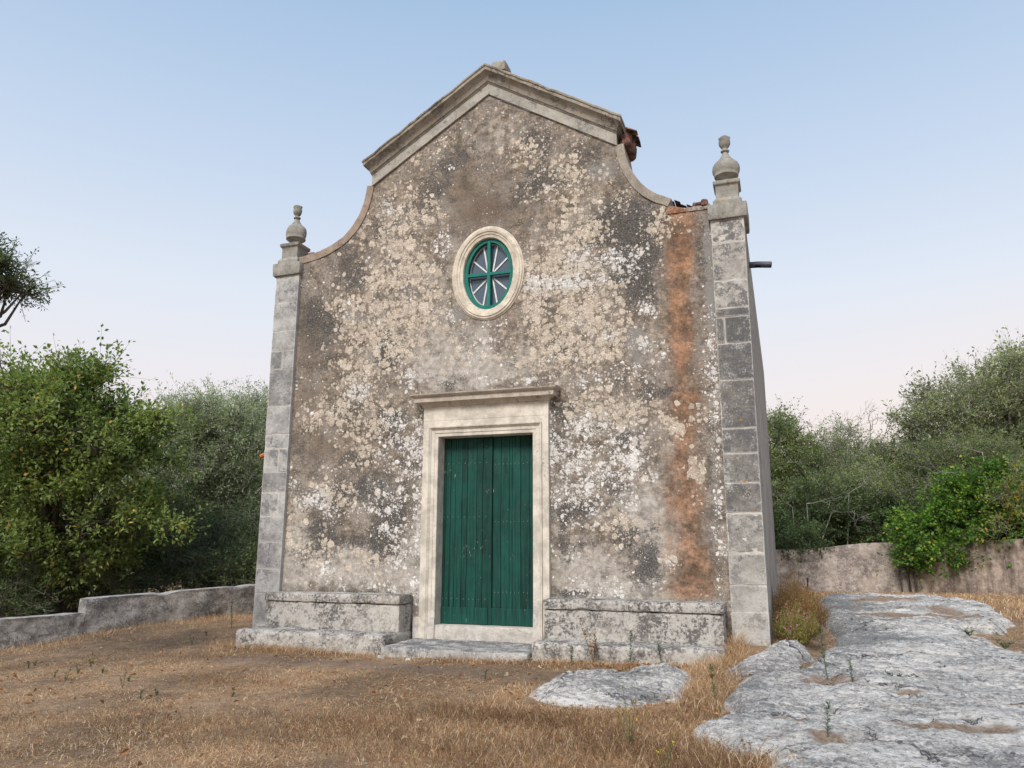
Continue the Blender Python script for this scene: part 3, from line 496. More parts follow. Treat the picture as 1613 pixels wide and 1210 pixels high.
# plaster front, a fine sheet with openings for the door and the oval window
xs = np.unique(np.concatenate([np.arange(-3.26, 3.2601, .03), [-2.02, 2.02]])); N = 270; t_ = np.linspace(0, 1, N)
zb = -.45; X_, T_ = np.meshgrid(xs, t_, indexing='ij'); ZT = ztop(X_); Z_ = zb+(ZT-zb)*T_
und = .006*fbm(X_*1.3, Z_*1.3, 0, 3, 5)+.0035*fbm(X_*6, Z_*6, 1, 3, 15)
mk = masks(X_, Z_); flake = np.clip((noise3(X_*2.3, Z_*2.3, 4., 3)-.25)*5, 0, 1)*.006
V = np.stack([X_, -und+flake, Z_], -1).reshape(-1, 3)
i = np.arange(len(xs)-1)[:, None]*N+np.arange(N-1)[None]; F = np.stack([i, i+N, i+N+1, i+1], -1).reshape(-1, 4)
C_ = V[F].mean(1); hole = ((np.abs(C_[:, 0]) < .74) & (C_[:, 2] < 2.66)) | (((C_[:, 0]/.47)**2+((C_[:, 2]-5.025)/.63)**2) < 1)
front = mesh_np("plaster_front", V, F[~hole], M_PL, chapel, True)
color_attr(front, 'm1', np.stack([mk['dark'], mk['cream'], mk['white']], -1).reshape(-1, 3))
color_attr(front, 'm2', np.stack([mk['rust'], mk['grey'], mk['pale']], -1).reshape(-1, 3))
color_attr(front, 'm3', np.stack([mk['brown']]*3, -1).reshape(-1, 3))
# masonry behind the plaster
b = MB(); xs2 = np.concatenate([-CURVE_ for CURVE_ in [cvx[::-1]]]+[[0.]]+[cvx]); prof = [(x, float(ztop(np.array(x)))-.01) for x in xs2]
ring = [(-3.27, -.5)]+prof+[(3.27, -.5)]; nn = len(ring)
b.add([(x, .26, z) for x, z in ring]+[(x, .55, z) for x, z in ring], [list(range(nn)), list(range(nn, 2*nn))[::-1]]+[[k, (k+1) % nn, nn+(k+1) % nn, nn+k] for k in range(nn)])
b.build("masonry", M_CORE, chapel)
# body of the nave
b = MB(); b.box(3.25, 3.70, .52, 10, -.5, 5.36); b.box(-3.70, -3.25, .52, 10, -.5, 5.36); b.box(-3.25, 3.25, 9.6, 10, -.5, 5.36)
b.build("nave_wall", M_SIDE, chapel)
b = MB(); k = 0
for sgn in (-1, 1):
    for q in range(40):
        x0, x1 = q*3.5/40, (q+1)*3.5/40; h = (q % 2)*.03; z0 = 7.5-x0*.55+h; z1 = 7.5-x1*.55+h
        b.add([(sgn*x0, .56, z0), (sgn*x1, .56, z1), (sgn*x1, 10.2, z1), (sgn*x0, 10.2, z0)], [(0, 1, 2, 3)])
b.build("roof", M_TILE, chapel)
b = MB(); b.add([(-3.3, 9.99, 5.3), (3.3, 9.99, 5.3), (0, 9.99, 7.3)], [(0, 1, 2)]); b.build("rear_gable", M_SIDE, chapel)
# corner pilasters: courses of ashlar with light joints
def pilaster(sgn, joints, name, mat, splits):
    mb = MB(); Vs = []
    x0, x1 = (3.25, 3.695) if sgn > 0 else (-3.695, -3.25)
    o = None; allV = []; allF = []; allE = []; off = 0
    for q in range(len(joints)-1):
        za, zb_ = joints[q], joints[q+1]; cells = [(x0, x1)]
        if q in splits: sp = x0+(x1-x0)*splits[q]; cells = [(x0, sp), (sp, x1)]
        for (a, c_) in cells:
            pr = rng.uniform(-.004, .006)
            V, F = rough_box(a+.003, c_-.003, -.062-pr, .56, za+.0035, zb_-.0035, .03, .008, .0035, int(rng.integers(999)), 7.)
            e_ = np.minimum.reduce([V[:, 0]-a, c_-V[:, 0], V[:, 2]-za, zb_-V[:, 2]]); zm = (za+zb_)/2; tn = np.interp(zm, [.4, 1., 1.3, 3.9, 4.3, 4.9, 5.1], [.55, .35, .12, .12, .45, .45, .95] if sgn > 0 else [.3, .3, .5, .2, .5, .7, .5])
            if q in splits and splits[q] < .3 and a > x0+.01: tn = -1.
            allE.append(np.stack([e_, np.full(len(V), tn), e_*0], -1)); allV.append(V); allF.append(F+off); off += len(V)
    p = mesh_np(name, np.concatenate(allV), np.concatenate(allF), mat, chapel, True)
    color_attr(p, 'm1', np.concatenate(allE))
    m = MB(); m.box(x0+.008, x1-.008, -.0565, .54, joints[0], joints[-1]); mm = m.build("mortar", M_MORTAR, p)
    return p
pilaster(1, [-.5,-.13,.27,.59,.96,1.46,1.83,2.20,2.52,3.15,3.64,4.00,4.12,4.50,5.03,5.365], "pilaster", M_PIL, {10: .26})
pilaster(-1, [-.6,-.1,.35,.71,1.10,1.48,1.84,2.16,2.52,2.755,3.20,3.80,4.10,4.43,4.91,5.365], "pilaster", M_PILG, {5: .72, 7: .62, 11: .5})
for sgn in (-1, 1):
    x0, x1 = (3.225, 3.745) if sgn > 0 else (-3.755, -3.225)
    V, F = rough_box(x0, x1, -.105, .58, 5.365, 5.585, .035, .02, .005, 31+sgn); cp = mesh_np("pilaster_capital", V, F, M_URN, chapel, True)
    cx = 3.49*sgn
    b = MB(); cy = .12
    def sq(prof, b=b): b.grid([[(cx+a*h, cy+c*h, z) for a, c in ((-1,-1),(1,-1),(1,1),(-1,1))] for h, z in prof], closev=True); b.F.append([b.n-4, b.n-3, b.n-2, b.n-1]); b.M.append(0)
    sq([(.19, 5.56), (.19, 5.64), (.165, 5.675), (.15, 5.69), (.15, 5.86), (.157, 5.875), (.178, 5.89), (.18, 5.935), (.17, 5.945), (.05, 5.945)])
    pd = b.build("pedestal", M_URN, chapel, bevel=.006, seg=1)
    pr = [(.085, 0), (.09, .02), (.075, .045), (.08, .06), (.12, .085), (.150, .11), (.160, .115), (.162, .125), (.153, .13), (.168, .17), (.175, .22), (.168, .27), (.150, .31), (.115, .345), (.08, .38), (.055, .42), (.038, .46), (.033, .475), (.055, .48), (.060, .492), (.05, .505), (.035, .515), (.033, .53), (.055, .55), (.072, .585), (.075, .62), (.068, .66), (.078, .685), (.06, .70), (.03, .69), (.0, .67)]
    b = MB(); pr = [(r*1.0, z*1.03, 1. if (.13 < z < .33 or z > .56) else .15) for r, z in pr]
    b.lathe(pr, (cx, cy, 5.94), 28, lobes=4, amp=.07); u = b.build("urn_finial", M_URN, chapel, smooth=True)
# raking cornice: frieze and crown
def rake(name, prof, mat, xend, seed, amp=.004, wear=0.):
    """prof: (outward offset n, proudness p, end extension); mitred at the apex"""
    K = 46; P = []
    for (n_, p_, e_) in prof:
        row = []
        xe = xend+e_
        for q in range(-K, K+1):
            x = xe*q/K; z = APX+n_/COS-abs(x)*TAN
            row.append((x, -p_, z))
        P.append(row)
    P = np.array(P); base = P.copy()
    nz = fbm(P[..., 0]*6, P[..., 1]*6, P[..., 2]*6, 3, seed)*amp
    w_ = np.array([1. if k_ in wear_set(prof) else 0. for k_ in range(len(prof))])[:, None] if wear else 0
    P[..., 2] += nz; P[..., 1] -= nz*.6
    if wear: P[..., 2] -= w_*np.maximum(0, noise3(P[..., 0]*4.5, 0, 0, seed+2)+.1)*wear
    b = MB(); b.grid(P)
    for end in (0, -1):                                          # return faces at both ends
        col = P[:, end]; m_ = len(col)
        back = col.copy(); back[:, 1] = .55
        b.grid(np.stack([col, back], 0))
    return b.build(name, mat, chapel)
def wear_set(prof): return {k_ for k_ in range(len(prof)) if prof[k_][0] > .33}
rake("gable_frieze", [(0, 0, 0), (0, .032, 0), (.155, .036, 0), (.157, .05, .01), (.18, .054, .01)], M_FRIEZE, 2.0, 3)
rake("raking_cornice", [(.172, .054, .01), (.176, .075, .015), (.20, .085, .02), (.235, .10, .03), (.27, .135, .05), (.285, .165, .07), (.290, .185, .085), (.335, .19, .09), (.34, .205, .10), (.36, .21, .105), (.378, .19, .10), (.395, .05, .09), (.38, -.55, .09)], M_GABLE, 2.0, 8, .005, .03)
V, F = rough_box(.03, .27, -.02, .30, 8.36, 8.52, .03, .02, .008, 77); mesh_np("ridge_stone", V, F, M_GABLE, chapel, True)
# coping along the two scrolls
def coping(sgn, pts, mat, th=.10, proud=.016):
    pts = np.array(pts); s = np.r_[0, np.cumsum(np.hypot(*np.diff(pts, axis=0).T))]; ss = np.linspace(0, s[-1], 60)
    # smooth the polyline
    x = np.interp(ss, s, pts[:, 0]); z = np.interp(ss, s, pts[:, 1])
    for _ in range(14): x[1:-1] = (x[:-2]+2*x[1:-1]+x[2:])/4; z[1:-1] = (z[:-2]+2*z[1:-1]+z[2:])/4
    tx = np.gradient(x); tz = np.gradient(z); l = np.hypot(tx, tz); nx, nz_ = -tz/l, tx/l       # inward is down-left
    if nz_.mean() > 0: nx, nz_ = -nx, -nz_
    P = []
    for (o, y) in ((-.02, .56), (-.02, -proud), (-.014, -proud-.006), (th, -proud), (th, .0)):
        P.append(np.stack([sgn*(x+nx*o), np.full(60, y), z+nz_*o], -1))
    P = np.array(P); q = fbm(P[..., 0]*7, P[..., 1]*2, P[..., 2]*7, 3, 21)*.006; P[..., 2] += q; P[..., 1] -= np.where(P[..., 1] < 0, q*.5, 0)
    b = MB(); b.grid(P)
    for e in (0, -1): b.add(P[:, e], [list(range(5))])
    return b.build("scroll_coping", mat, chapel)
CO = [(x+.055*(1 if k < 5 else .6), z+.065*min(1, k/6)+.01) for k, (x, z) in enumerate(CURVE)]
coping(-1, CO, M_COPER)
coping(1, CO[:8], M_COPE)
# broken stretch of the right scroll: bare brick and rubble
xx = np.linspace(2.68, 3.26, 48); P = []
topz = 5.655+.03*fbm(xx*7, 0, 0, 4, 4)-.02*np.clip((xx-2.75)*8, 0, 1)
for (y, f) in ((-.014, 0), (-.012, .5), (-.004, 1), (.15, 1), (.56, 1)):
    P.append(np.stack([xx, np.full(48, y)+.012*fbm(xx*12, y*9, 0, 3, 8), 5.57+(topz-5.57)*f+(.03*fbm(xx*9, y*9, 0, 3, 5) if f == 1 else 0)], -1))
b = MB(); b.grid(P); b.build("broken_coping", M_BRICK, chapel)
for (x0, x1, y0, y1, z0, z1, s_) in ((3.02, 3.14, .02, .3, 5.66, 5.71, 1), (3.14, 3.23, -.03, .2, 5.63, 5.72, 2), (-3.33, -3.16, .18, .5, 5.70, 5.83, 3), (-3.30, -3.08, .12, .26, 5.66, 5.71, 4)):
    V, F = rough_box(x0, x1, y0, y1, z0, z1, .02, .02, .014, 40+s_, 14.); mesh_np("loose_tile", V, F, M_TILE, chapel, True)
# ragged tile verge behind the right end of the cornice
b = MB()
for k in range(5):
    L_ = .13+.06*rng.random(); y0 = -.02+.11*k; th = np.linspace(0, PI, 7)
    P = [[(2.13+L_*sq_, y0+.075*(1-math.cos(a))-.06, 6.96-L_*sq_*.5+.035*math.sin(a)+.015*noise3(k*3., a*3, sq_*9.)+.01*k) for a in th] for sq_ in np.linspace(0, 1, 5)]
    b.grid(P)
b.build("verge_tile", M_TILE, chapel)
V, F = rough_box(2.02, 2.20, .02, .55, 6.72, 6.96, .03, .07, .04, 91, 9.); mesh_np("verge_rubble", V, F, M_TILE, chapel, True)
# oval window
win = thing("oval_window", (0, 0, 5.025), None, None); win.parent = chapel
def oval(prof, name, mat, parent, n=96, cz=0., cx=.005, smooth=True):
    P = []
    for (a, c_, y) in prof:
        th = np.arange(n)*2*PI/n; P.append(np.stack([cx+a*np.cos(th), np.full(n, y), cz+c_*np.sin(th)], -1))
    b = MB(); b.grid(P, closev=True); return b.build(name, mat, parent, smooth=False)
so = oval([(.395,.560,.26), (.395,.560,.02), (.40,.565,.0), (.44,.606,-.012), (.446,.612,-.024), (.475,.640,-.03), (.481,.646,-.044), (.515,.68,-.052), (.522,.687,-.040), (.548,.712,-.036), (.556,.720,-.018), (.572,.734,-.012), (.577,.738,.015)], "window_surround", M_OVAL, win)
fr = oval([(.395,.562,.07), (.393,.558,.045), (.335,.50,.045), (.335,.50,.10)], "window_frame", M_WGREEN, win)
b = MB(); b.box(-.020, .030, .040, .085, -.52, .52, 0); b.build("mullion", M_WGREEN, win, bevel=.004, seg=1)
b = MB(); b.box(-.36, .37, .043, .085, -.022, .026, 0); b.build("transom", M_WGREEN, win, bevel=.004, seg=1)
oval([(.338,.503,.125), (.32,.483,.118), (.32,.483,.135)], "glazing_rim", M_WHITE, win)
for qx in (-1, 1):
    for qz in (-1, 1):
        for an in (32, 70):
            a = math.radians(an); d = np.array([math.cos(a)*.33*qx, 0, math.sin(a)*.49*qz]); d2 = d/np.hypot(d[0]/.33, d[2]/.49)
            s0 = np.array([.005+.035*qx, .118, .035*qz]); e0 = np.array([.005, .118, 0])+d2*.98
            v = e0-s0; v /= np.linalg.norm(v); w = np.array([v[2], 0, -v[0]])*.0115
            b = MB(); P = [s0-w, s0+w, e0+w, e0-w]; b.add([p for p in P]+[p+np.array([0, .02, 0]) for p in P], [(0,1,2,3),(4,7,6,5),(0,4,5,1),(1,5,6,2),(2,6,7,3),(3,7,4,0)])
            b.build("glazing_bar", M_WHITE, win)
th = np.arange(64)*2*PI/64; b = MB(); b.add([(.005+.335*math.cos(t), .132, .5*math.sin(t)) for t in th], [list(range(64))]); b.build("pane", M_GLASS, win)
# door surround
Z0, ZT_, DW = -.02, 2.59, .715
prof = [(0, .26), (0, -.040), (.004, -.046), (.050, -.048), (.052, -.057), (.098, -.060), (.100, -.068), (.118, -.084), (.126, -.094), (.140, -.096), (.143, -.066), (.232, -.062), (.236, .02)]
P = []
for (w, y) in prof:
    L_ = [(-(DW+w), y, Z0-.2)]+[(-(DW+w), y, Z0+(ZT_+w-Z0)*k/12) for k in range(13)]+[(-(DW+w)+(DW+w)*2*k/8, y, ZT_+w) for k in range(1, 8)]+[((DW+w), y, Z0+(ZT_+w-Z0)*k/12) for k in range(12, -1, -1)]+[((DW+w), y, Z0-.2)]
    P.append(L_)
P = np.array(P); q = fbm(P[..., 0]*5, P[..., 1]*5, P[..., 2]*5, 3, 11)*.0025; P[..., 1] -= q
b = MB(); b.grid(P); surr = b.build("door_surround", M_DOORST, chapel)
b = MB(); b.box(-.951, .951, -.062, .02, 2.822, 3.03); b.build("frieze", M_DOORST, surr, bevel=.004, seg=1)
pr2 = [(3.02, .062, 0), (3.028, .08, .01), (3.05, .095, .02), (3.075, .135, .05), (3.085, .15, .07), (3.087, .185, .10), (3.15, .188, .105), (3.153, .20, .115), (3.165, .215, .13), (3.185, .235, .145), (3.205, .24, .15), (3.212, .20, .15), (3.222, .0, .15)]
P = []
for (z, p, e) in pr2:
    h = .951+e*1.05; P.append([(-h, .01, z)]+[(-h+2*h*k/40, -p, z) for k in range(41)]+[(h, .01, z)])
P = np.array(P); P[..., 1] -= fbm(P[..., 0]*9, 0, P[..., 2]*20, 3, 12)*.003; P[-4:, :, 2] -= np.maximum(0, noise3(P[-4:, :, 0]*7, 0, 0, 4))*.012
b = MB(); b.grid(P); b.build("door_cornice", M_CORN, surr)
# threshold
V, F = rough_box(-.76, .735, -.035, .27, -.44, -.022, .035, .012, .004, 51); mesh_np("threshold", V, F, M_SILL, chapel, True)
for sgn in (-1, 1):                                              # weathered feet of the jambs
    V, F = rough_box(*((-1.04, -.713) if sgn < 0 else (.713, .955)), -.060, .10, -.4, .08 if sgn < 0 else .33, .04, .01, .004, 52+sgn)
    mesh_np("jamb_foot", V, F, M_SILL, surr, True)
# the two leaves
def leaf(sgn, seams, name):
    b = MB(); zt, zb2 = 2.60, -.018
    for k in range(len(seams)-1):
        a, c_ = seams[k], seams[k+1]; y = .17+rng.uniform(-.003, .003)
        b.box(a+.0032, c_-.0032, y, .20, zb2+.20, zt, 0)
        if c_-a > .11 :                                          # routed bead
            m_ = a+(c_-a)*rng.uniform(.35, .65); b.box(m_-.0015, m_+.0015, y-.0016, y+.01, zb2+.2, zt, 0)
    b.box(seams[0], seams[-1], .196, .215, zb2, zt, 2)
    rows = (2.22, 1.45, .32) if sgn < 0 else (2.19, 1.38, .42)
    for z in rows:
        for k in range(len(seams)-1):
            for fx in ((.5,) if seams[k+1]-seams[k] < .12 else (.3, .75)):
                x = seams[k]+(seams[k+1]-seams[k])*fx; zz = z+rng.uniform(-.006, .006)
                b.lathe([(0, 0), (.0045, .0005), (.0065, .002), (.007, .004)], (0, 0, 0), 6, m=1)
                q = b.V[-1].copy(); b.V[-1] = np.stack([x+q[:, 0], .1665+q[:, 2]*.8, zz+q[:, 1]], -1)
    d = b.build(name, [M_DOOR, M_NAIL, M_BLACK], chapel)
    kb = MB(); kb.box(seams[0]+(.002 if sgn < 0 else .034), seams[-1]-(.004), .152, .19, zb2, zb2+.225); kb.build("kick_board", M_DOOR, d, bevel=.005, seg=1)
    return d
dl = leaf(-1, [-.713, -.675, -.60, -.525, -.42, -.34, -.195, -.10, -.003], "door_leaf")
dr = leaf(1, [.003, .055, .175, .30, .345, .47, .60, .712], "door_leaf")
b = MB(); b.box(.0, .050, .140, .175, -.018, 2.595); b.build("cover_strip", M_DOOR, dr, bevel=.005, seg=2)
# waste pipe high on the side wall
b = MB(); b.tube([(3.66, .75, 4.97), (3.82, .74, 4.96), (4.0, .72, 4.93)], .045, 14, cap=False); b.tube([(4.0, .72, 4.93), (3.66, .75, 4.97)], .038, 14, m=1, cap=False)
b.build("water_spout", [M_PIPE, M_BLACK], chapel, smooth=True)
# lean-to on the left flank
b = MB(); b.box(-5.24, -3.6, 2.0, 7.0, -.5, 2.65); b.build("annex_wall", M_COPER, chapel)
b = MB()
for k in range(14): b.tube([(-5.30, 1.98+k*.37, 2.69), (-3.7, 1.92+k*.37, 3.2)], .038, 8)
b.box(-5.27, -3.7, 1.98, 7.05, 2.645, 2.68); b.build("annex_roof", M_TILE2, chapel)

# ---------------------------------------------------------------- stone benches and doorstep
def bench(x0, x1, xs0, xs1, seed, label):
    t = thing("stone_bench", ((x0+x1)/2, -.4, float(G((x0+x1)/2, -.9))), label, "bench", "stone benches built against the chapel front")
    V, F = rough_box(x0, x1, -.425, -.012, .262, .385, .03, .022, .006, seed, 6., lambda x, y: .012*noise3(x*2, y*2, 0, seed)); seat = mesh_np("seat_slab", V, F, M_BENCH, None, True); keep(seat, t)
    V, F = rough_box(x0+.012, x1-.012, -.40, -.012, -.2, .258, .035, .012, .008, seed+1); keep(mesh_np("riser", V, F, M_BENCH, None, True), t)
    V, F = rough_box(xs0, xs1, -.87, -.012, -.55, -.095, .035, .045, .016, seed+2, 4., lambda x, y: .02*noise3(x*2, y*2, 0, seed)); keep(mesh_np("footing_step", V, F, M_BENCH, None, True), t)
bench(-3.245, -1.065, -3.36, -1.05, 61, "grey lichened two-step stone bench left of the green door")
bench(.957, 3.20, .945, 3.215, 71, "grey lichened two-step stone bench right of the green door with chipped seat edge")
V, F = rough_box(-1.045, .94, -.97, -.04, -.50, -.205, .035, .02, .010, 81, 5., lambda x, y: .012*noise3(x*2, y*2, 0, 3)+.012*(y < -.45))
ds = mesh_np("doorstep", V, F, M_STEP, None, True); tag(ds, "low flat worn stone slab in front of the green door between the benches", "doorstep")
# ---------------------------------------------------------------- ground sheet
def axis(lo, hi, step, far):
    c = list(np.arange(lo, hi+1e-6, step)); s = step; a = lo; L_ = []
    while a > -far: s *= 1.25; a -= s; L_.append(a)
    s = step; a = hi; R_ = []
    while a < far: s *= 1.25; a += s; R_.append(a)
    return np.array(L_[::-1]+c+R_)
gx = axis(-9, 9, .07, 900); gy = axis(-9, 4, .07, 900)
X_, Y_ = np.meshgrid(gx, gy, indexing='ij'); near = np.clip(1-(np.hypot(X_, Y_)-12)/8, 0, 1)
Z_ = G(X_, Y_)+near*(.018*fbm(X_*1.4, Y_*1.4, 0, 4, 2)+.008*fbm(X_*7, Y_*7, 0, 2, 3))
bare = np.zeros_like(X_)
for (cx, cy, rx, ry, w_) in ((-1.2,-1.55,1.6,.35,1.),(.6,-1.7,1.2,.3,.8),(-2.6,-1.7,.9,.3,.8),(3.95,-.3,.35,.5,.8),(4.3,1.2,.12,2.2,1.),(.9,-2.2,.6,.3,.6),(-3.6,-1.5,.6,.2,.5),(-5.6,-.1,1.2,.2,.5),(4.1,-1.35,.4,.25,.8),(8.2,1.0,2.2,2.2,.55),(8.5,3.,2.,1.5,.5)):
    bare += w_*np.exp(-((X_-cx)/rx)**2-((Y_-cy)/ry)**2)
n1 = len(gy); i = np.arange(len(gx)-1)[:, None]*n1+np.arange(n1-1)[None]
gr = mesh_np("ground", np.stack([X_, Y_, Z_], -1).reshape(-1, 3), np.stack([i, i+n1, i+n1+1, i+1], -1).reshape(-1, 4), M_GROUND, None, True)
tag(gr, kind="structure"); color_attr(gr, 'm1', np.stack([np.clip(bare*.55, 0, 1)]*3, -1).reshape(-1, 3))
def bare_at(x, y):
    s = 0
    for (cx, cy, rx, ry, w_) in ((-1.2,-1.55,1.6,.35,1.),(.6,-1.7,1.2,.3,.8),(-2.6,-1.7,.9,.3,.8),(3.95,-.3,.35,.5,.8),(4.3,1.2,.12,2.2,1.),(.9,-2.2,.6,.3,.6),(4.1,-1.35,.4,.25,.8),(8.2,1.0,2.2,2.2,.55),(8.5,3.,2.,1.5,.5)):
        s = s+w_*np.exp(-((x-cx)/rx)**2-((y-cy)/ry)**2)
    return s
# ---------------------------------------------------------------- bare limestone
BIG = [(4.61,8.65),(4.46,6.),(4.43,2.87),(4.43,1.13),(4.43,.05),(4.36,-.6),(4.09,-1.05),(4.05,-1.33),(3.85,-1.62),(3.55,-1.72),(3.37,-1.86),(3.36,-2.29),(3.32,-2.76),(3.4,-3.09),(3.29,-3.36),(3.19,-3.61),(3.31,-3.85),(3.41,-4.05),(3.52,-4.25),(3.71,-4.16),(3.75,-4.5),(3.66,-4.66),(3.7,-5.6),(4.2,-7.5),(7.5,-7.5),(7.3,-3.),(6.6,-.9),(6.2,-.3),(6.05,.5),(6.0,1.2),(6.1,1.8),(6.5,1.7),(6.95,3.1),(7.3,5.9),(7.0,8.),(6.,8.8)]
MID = [(3.20,-1.3),(3.42,-.85),(3.72,-.42),(4.08,-.12),(4.16,-.55),(3.97,-1.12),(3.73,-1.42),(3.48,-1.55)]
SML = [(1.54,-2.54),(1.46,-1.92),(1.66,-1.66),(2.07,-1.61),(2.49,-1.27),(2.68,-1.14),(2.91,-1.43),(2.97,-2.09),(2.91,-2.48),(2.69,-2.57),(2.51,-2.87),(2.25,-3.0),(1.95,-2.98),(1.66,-2.84)]
SOIL = [(4.22,-2.16,.22,.16,1.1),(4.42,-2.38,.12,.08,.9),(4.12,-4.1,.12,.1,.9),(3.9,-3.45,.3,.10,.8),(4.8,-2.75,.25,.10,.6),(5.25,3.1,.45,.5,.9),(5.0,4.5,.3,.4,.6),(6.0,2.6,.5,.35,.9),(5.6,.6,.12,.1,.5),(5.0,-3.72,.5,.12,.9),(5.6,-2.9,.35,.1,.9),(6.2,4.,.4,1.,.7),(5.15,6.5,.5,.4,.6),(5.1,-.9,.3,.12,.5),(5.9,6.9,.7,.5,.7),(5.8,.2,.15,.1,.8)]
DARKR = [(4.65,6.5,.5,2.2,1.),(4.7,3.,.4,2.2,1.),(4.65,.3,.3,1.2,1.),(5.5,1.6,.5,.6,.6),(3.5,-2.3,.25,.5,1.),(3.5,-3.4,.3,.35,.9),(4.9,-.4,.7,.25,.6),(5.7,-.6,.4,.25,.5),(5.5,-3.3,.45,.15,.6),(2.2,-1.9,.7,.4,.7),(3.7,-1.5,.4,.25,.8),(4.3,-.9,.3,.3,.5)]
def rock(name, poly, h, slope, res, seed, x0, x1, y0, y1, und=.05):
    X_, Y_ = np.meshgrid(np.arange(x0, x1, res), np.arange(y0, y1, res), indexing='ij')
    wx = .10*fbm(X_*1.7, Y_*1.7, 0, 4, seed); wy = .10*fbm(X_*1.7+9, Y_*1.7, 0, 4, seed+1)
    sd = sdist(X_+wx, Y_+wy, poly); hh = np.where(sd > 0, h*(1-np.exp(-sd*slope)), sd*1.2)
    soil = np.zeros_like(X_); dk = np.zeros_like(X_)
    for (cx, cy, rx, ry, w_) in SOIL: soil += w_*np.exp(-((X_+wx-cx)/rx)**2-((Y_+wy-cy)/ry)**2)
    for (cx, cy, rx, ry, w_) in DARKR: dk += w_*np.exp(-((X_-cx)/rx)**2-((Y_-cy)/ry)**2)
    ins = np.clip(sd*6, 0, 1); a = fbm(X_*.9+Y_*.3, Y_*1.1-X_*.25, 0, 4, seed+5)*und
    rid = 1-np.abs(noise3(X_*2.1+Y_*.6, Y_*5.2-X_*1.2, 0, seed+7)); rid2 = 1-np.abs(noise3(X_*6+Y_*2, Y_*13-X_*3, 0, seed+8))
    hh = hh+ins*(a*1.5+.055*(rid-.6)+.022*(rid2-.6)+.026*fbm(X_*13, Y_*20, 0, 3, seed+9)-.035*np.clip(soil, 0, 1))
    Z_ = G(X_, Y_)+hh; ny = Y_.shape[1]
    i = np.arange(X_.shape[0]-1)[:, None]*ny+np.arange(ny-1)[None]; F = np.stack([i, i+ny, i+ny+1, i+1], -1).reshape(-1, 4)
    V = np.stack([X_, Y_, Z_], -1).reshape(-1, 3); ok = (sd.reshape(-1)[F].max(1) > -.12); F = F[ok]
    us = np.unique(F); mp = np.full(len(V), -1); mp[us] = np.arange(len(us))
    o = mesh_np(name, V[us], mp[F], M_ROCK, None, True)
    color_attr(o, 'm1', np.stack([np.clip(soil, 0, 1), np.clip(dk, 0, 1), dk*0], -1).reshape(-1, 3)[us]); return o
r1 = rock("limestone_pavement", BIG, .14, 11., .03, 11, 2.9, 7.8, -7.6, 9.2, .06); tag(r1, "large bare grey-white limestone pavement running back beside the chapel", "rock", kind="structure")
r2 = rock("rock", MID, .15, 9., .02, 23, 2.9, 4.5, -1.9, .2, .02); tag(r2, "low rounded dark-striped rock at the foot of the right corner pilaster", "rock")
r3 = rock("rock", SML, .10, 7., .02, 37, 1.1, 3.3, -3.4, -.8, .04); tag(r3, "flat pitted pale grey rock in the grass before the right bench", "rock")
def rock_z(x, y):
    z = G(x, y)
    for poly, h, sl in ((BIG, .14, 11.), (MID, .15, 9.), (SML, .10, 7.)):
        sd = sdist(np.atleast_1d(np.asarray(x, float)), np.atleast_1d(np.asarray(y, float)), poly); z = np.maximum(z, G(x, y)+np.where(sd > 0, h*(1-np.exp(-sd*sl)), 0))
    return z
# ---------------------------------------------------------------- low parapet on the left
def _flip(vf): return vf
def wall_run(mb_pts, name, mat, thick, label, parent=None, res=.055, seed=5, amp=.03, cap=True):
    """points (x, y, ztop), a wall extruded to one side; steps allowed"""
    Vs, Fs, off = [], [], 0
    for k in range(len(mb_pts)-1):
        (xa, ya, za), (xb, yb, zb_) = mb_pts[k], mb_pts[k+1]
        L_ = math.hypot(xb-xa, yb-ya); 
        if L_ < .01: continue
        V, F = rough_box(0, L_, 0, thick, 0, 1, min(res, 1), .0, 0, 1) if thick > 0 else _flip(rough_box(0, L_, thick, 0, 0, 1, res, .0, 0, 1)); tx, ty = (xb-xa)/L_, (yb-ya)/L_; nx, ny = -ty, tx
        s = V[:, 0]/L_; zt = za+(zb_-za)*s; x = xa+tx*V[:, 0]+nx*V[:, 1]; y = ya+ty*V[:, 0]+ny*V[:, 1]; zg = G(x, y)-.3
        z = zg+(zt-zg)*V[:, 2]; q = fbm(x*2.5, y*2.5, z*2.5, 5, seed)*amp
        side = np.where(np.abs(V[:, 1]) < abs(thick)/2, -1, 1)*np.sign(thick)*((V[:, 2] < .999)*1.); x = x+nx*q*side; y = y+ny*q*side; z = z-(np.maximum(0, q)*.8+np.maximum(0, noise3(x*1.7, y*1.7, 0, seed+3)-.25)*.10+.006*noise3(x*9, y*9, 0, seed+4))*(V[:, 2] > .999)
        Vs.append(np.stack([x, y, z], -1)); Fs.append(F+off); off += len(V)
    return mesh_np(name, np.concatenate(Vs), np.concatenate(Fs), mat, parent, False)
pw = wall_run([(-5.28,2.62,.33),(-5.45,2.36,.33),(-6.35,.55,.235),(-6.70,-.303,.20),(-6.70,-.303,-.01)], "parapet_wall", M_LOWW, -.28, "")
pw2 = wall_run([(-6.702,-.308,-.008),(-6.83,-.62,-.03),(-7.12,-1.35,-.04),(-7.95,-3.3,-.12),(-8.9,-5.5,-.2)], "lower_run", M_LOWW, -.28, "")
tag(pw, "low stained cement parapet stepping down to the left before the trees", "parapet wall"); pw2.parent = pw
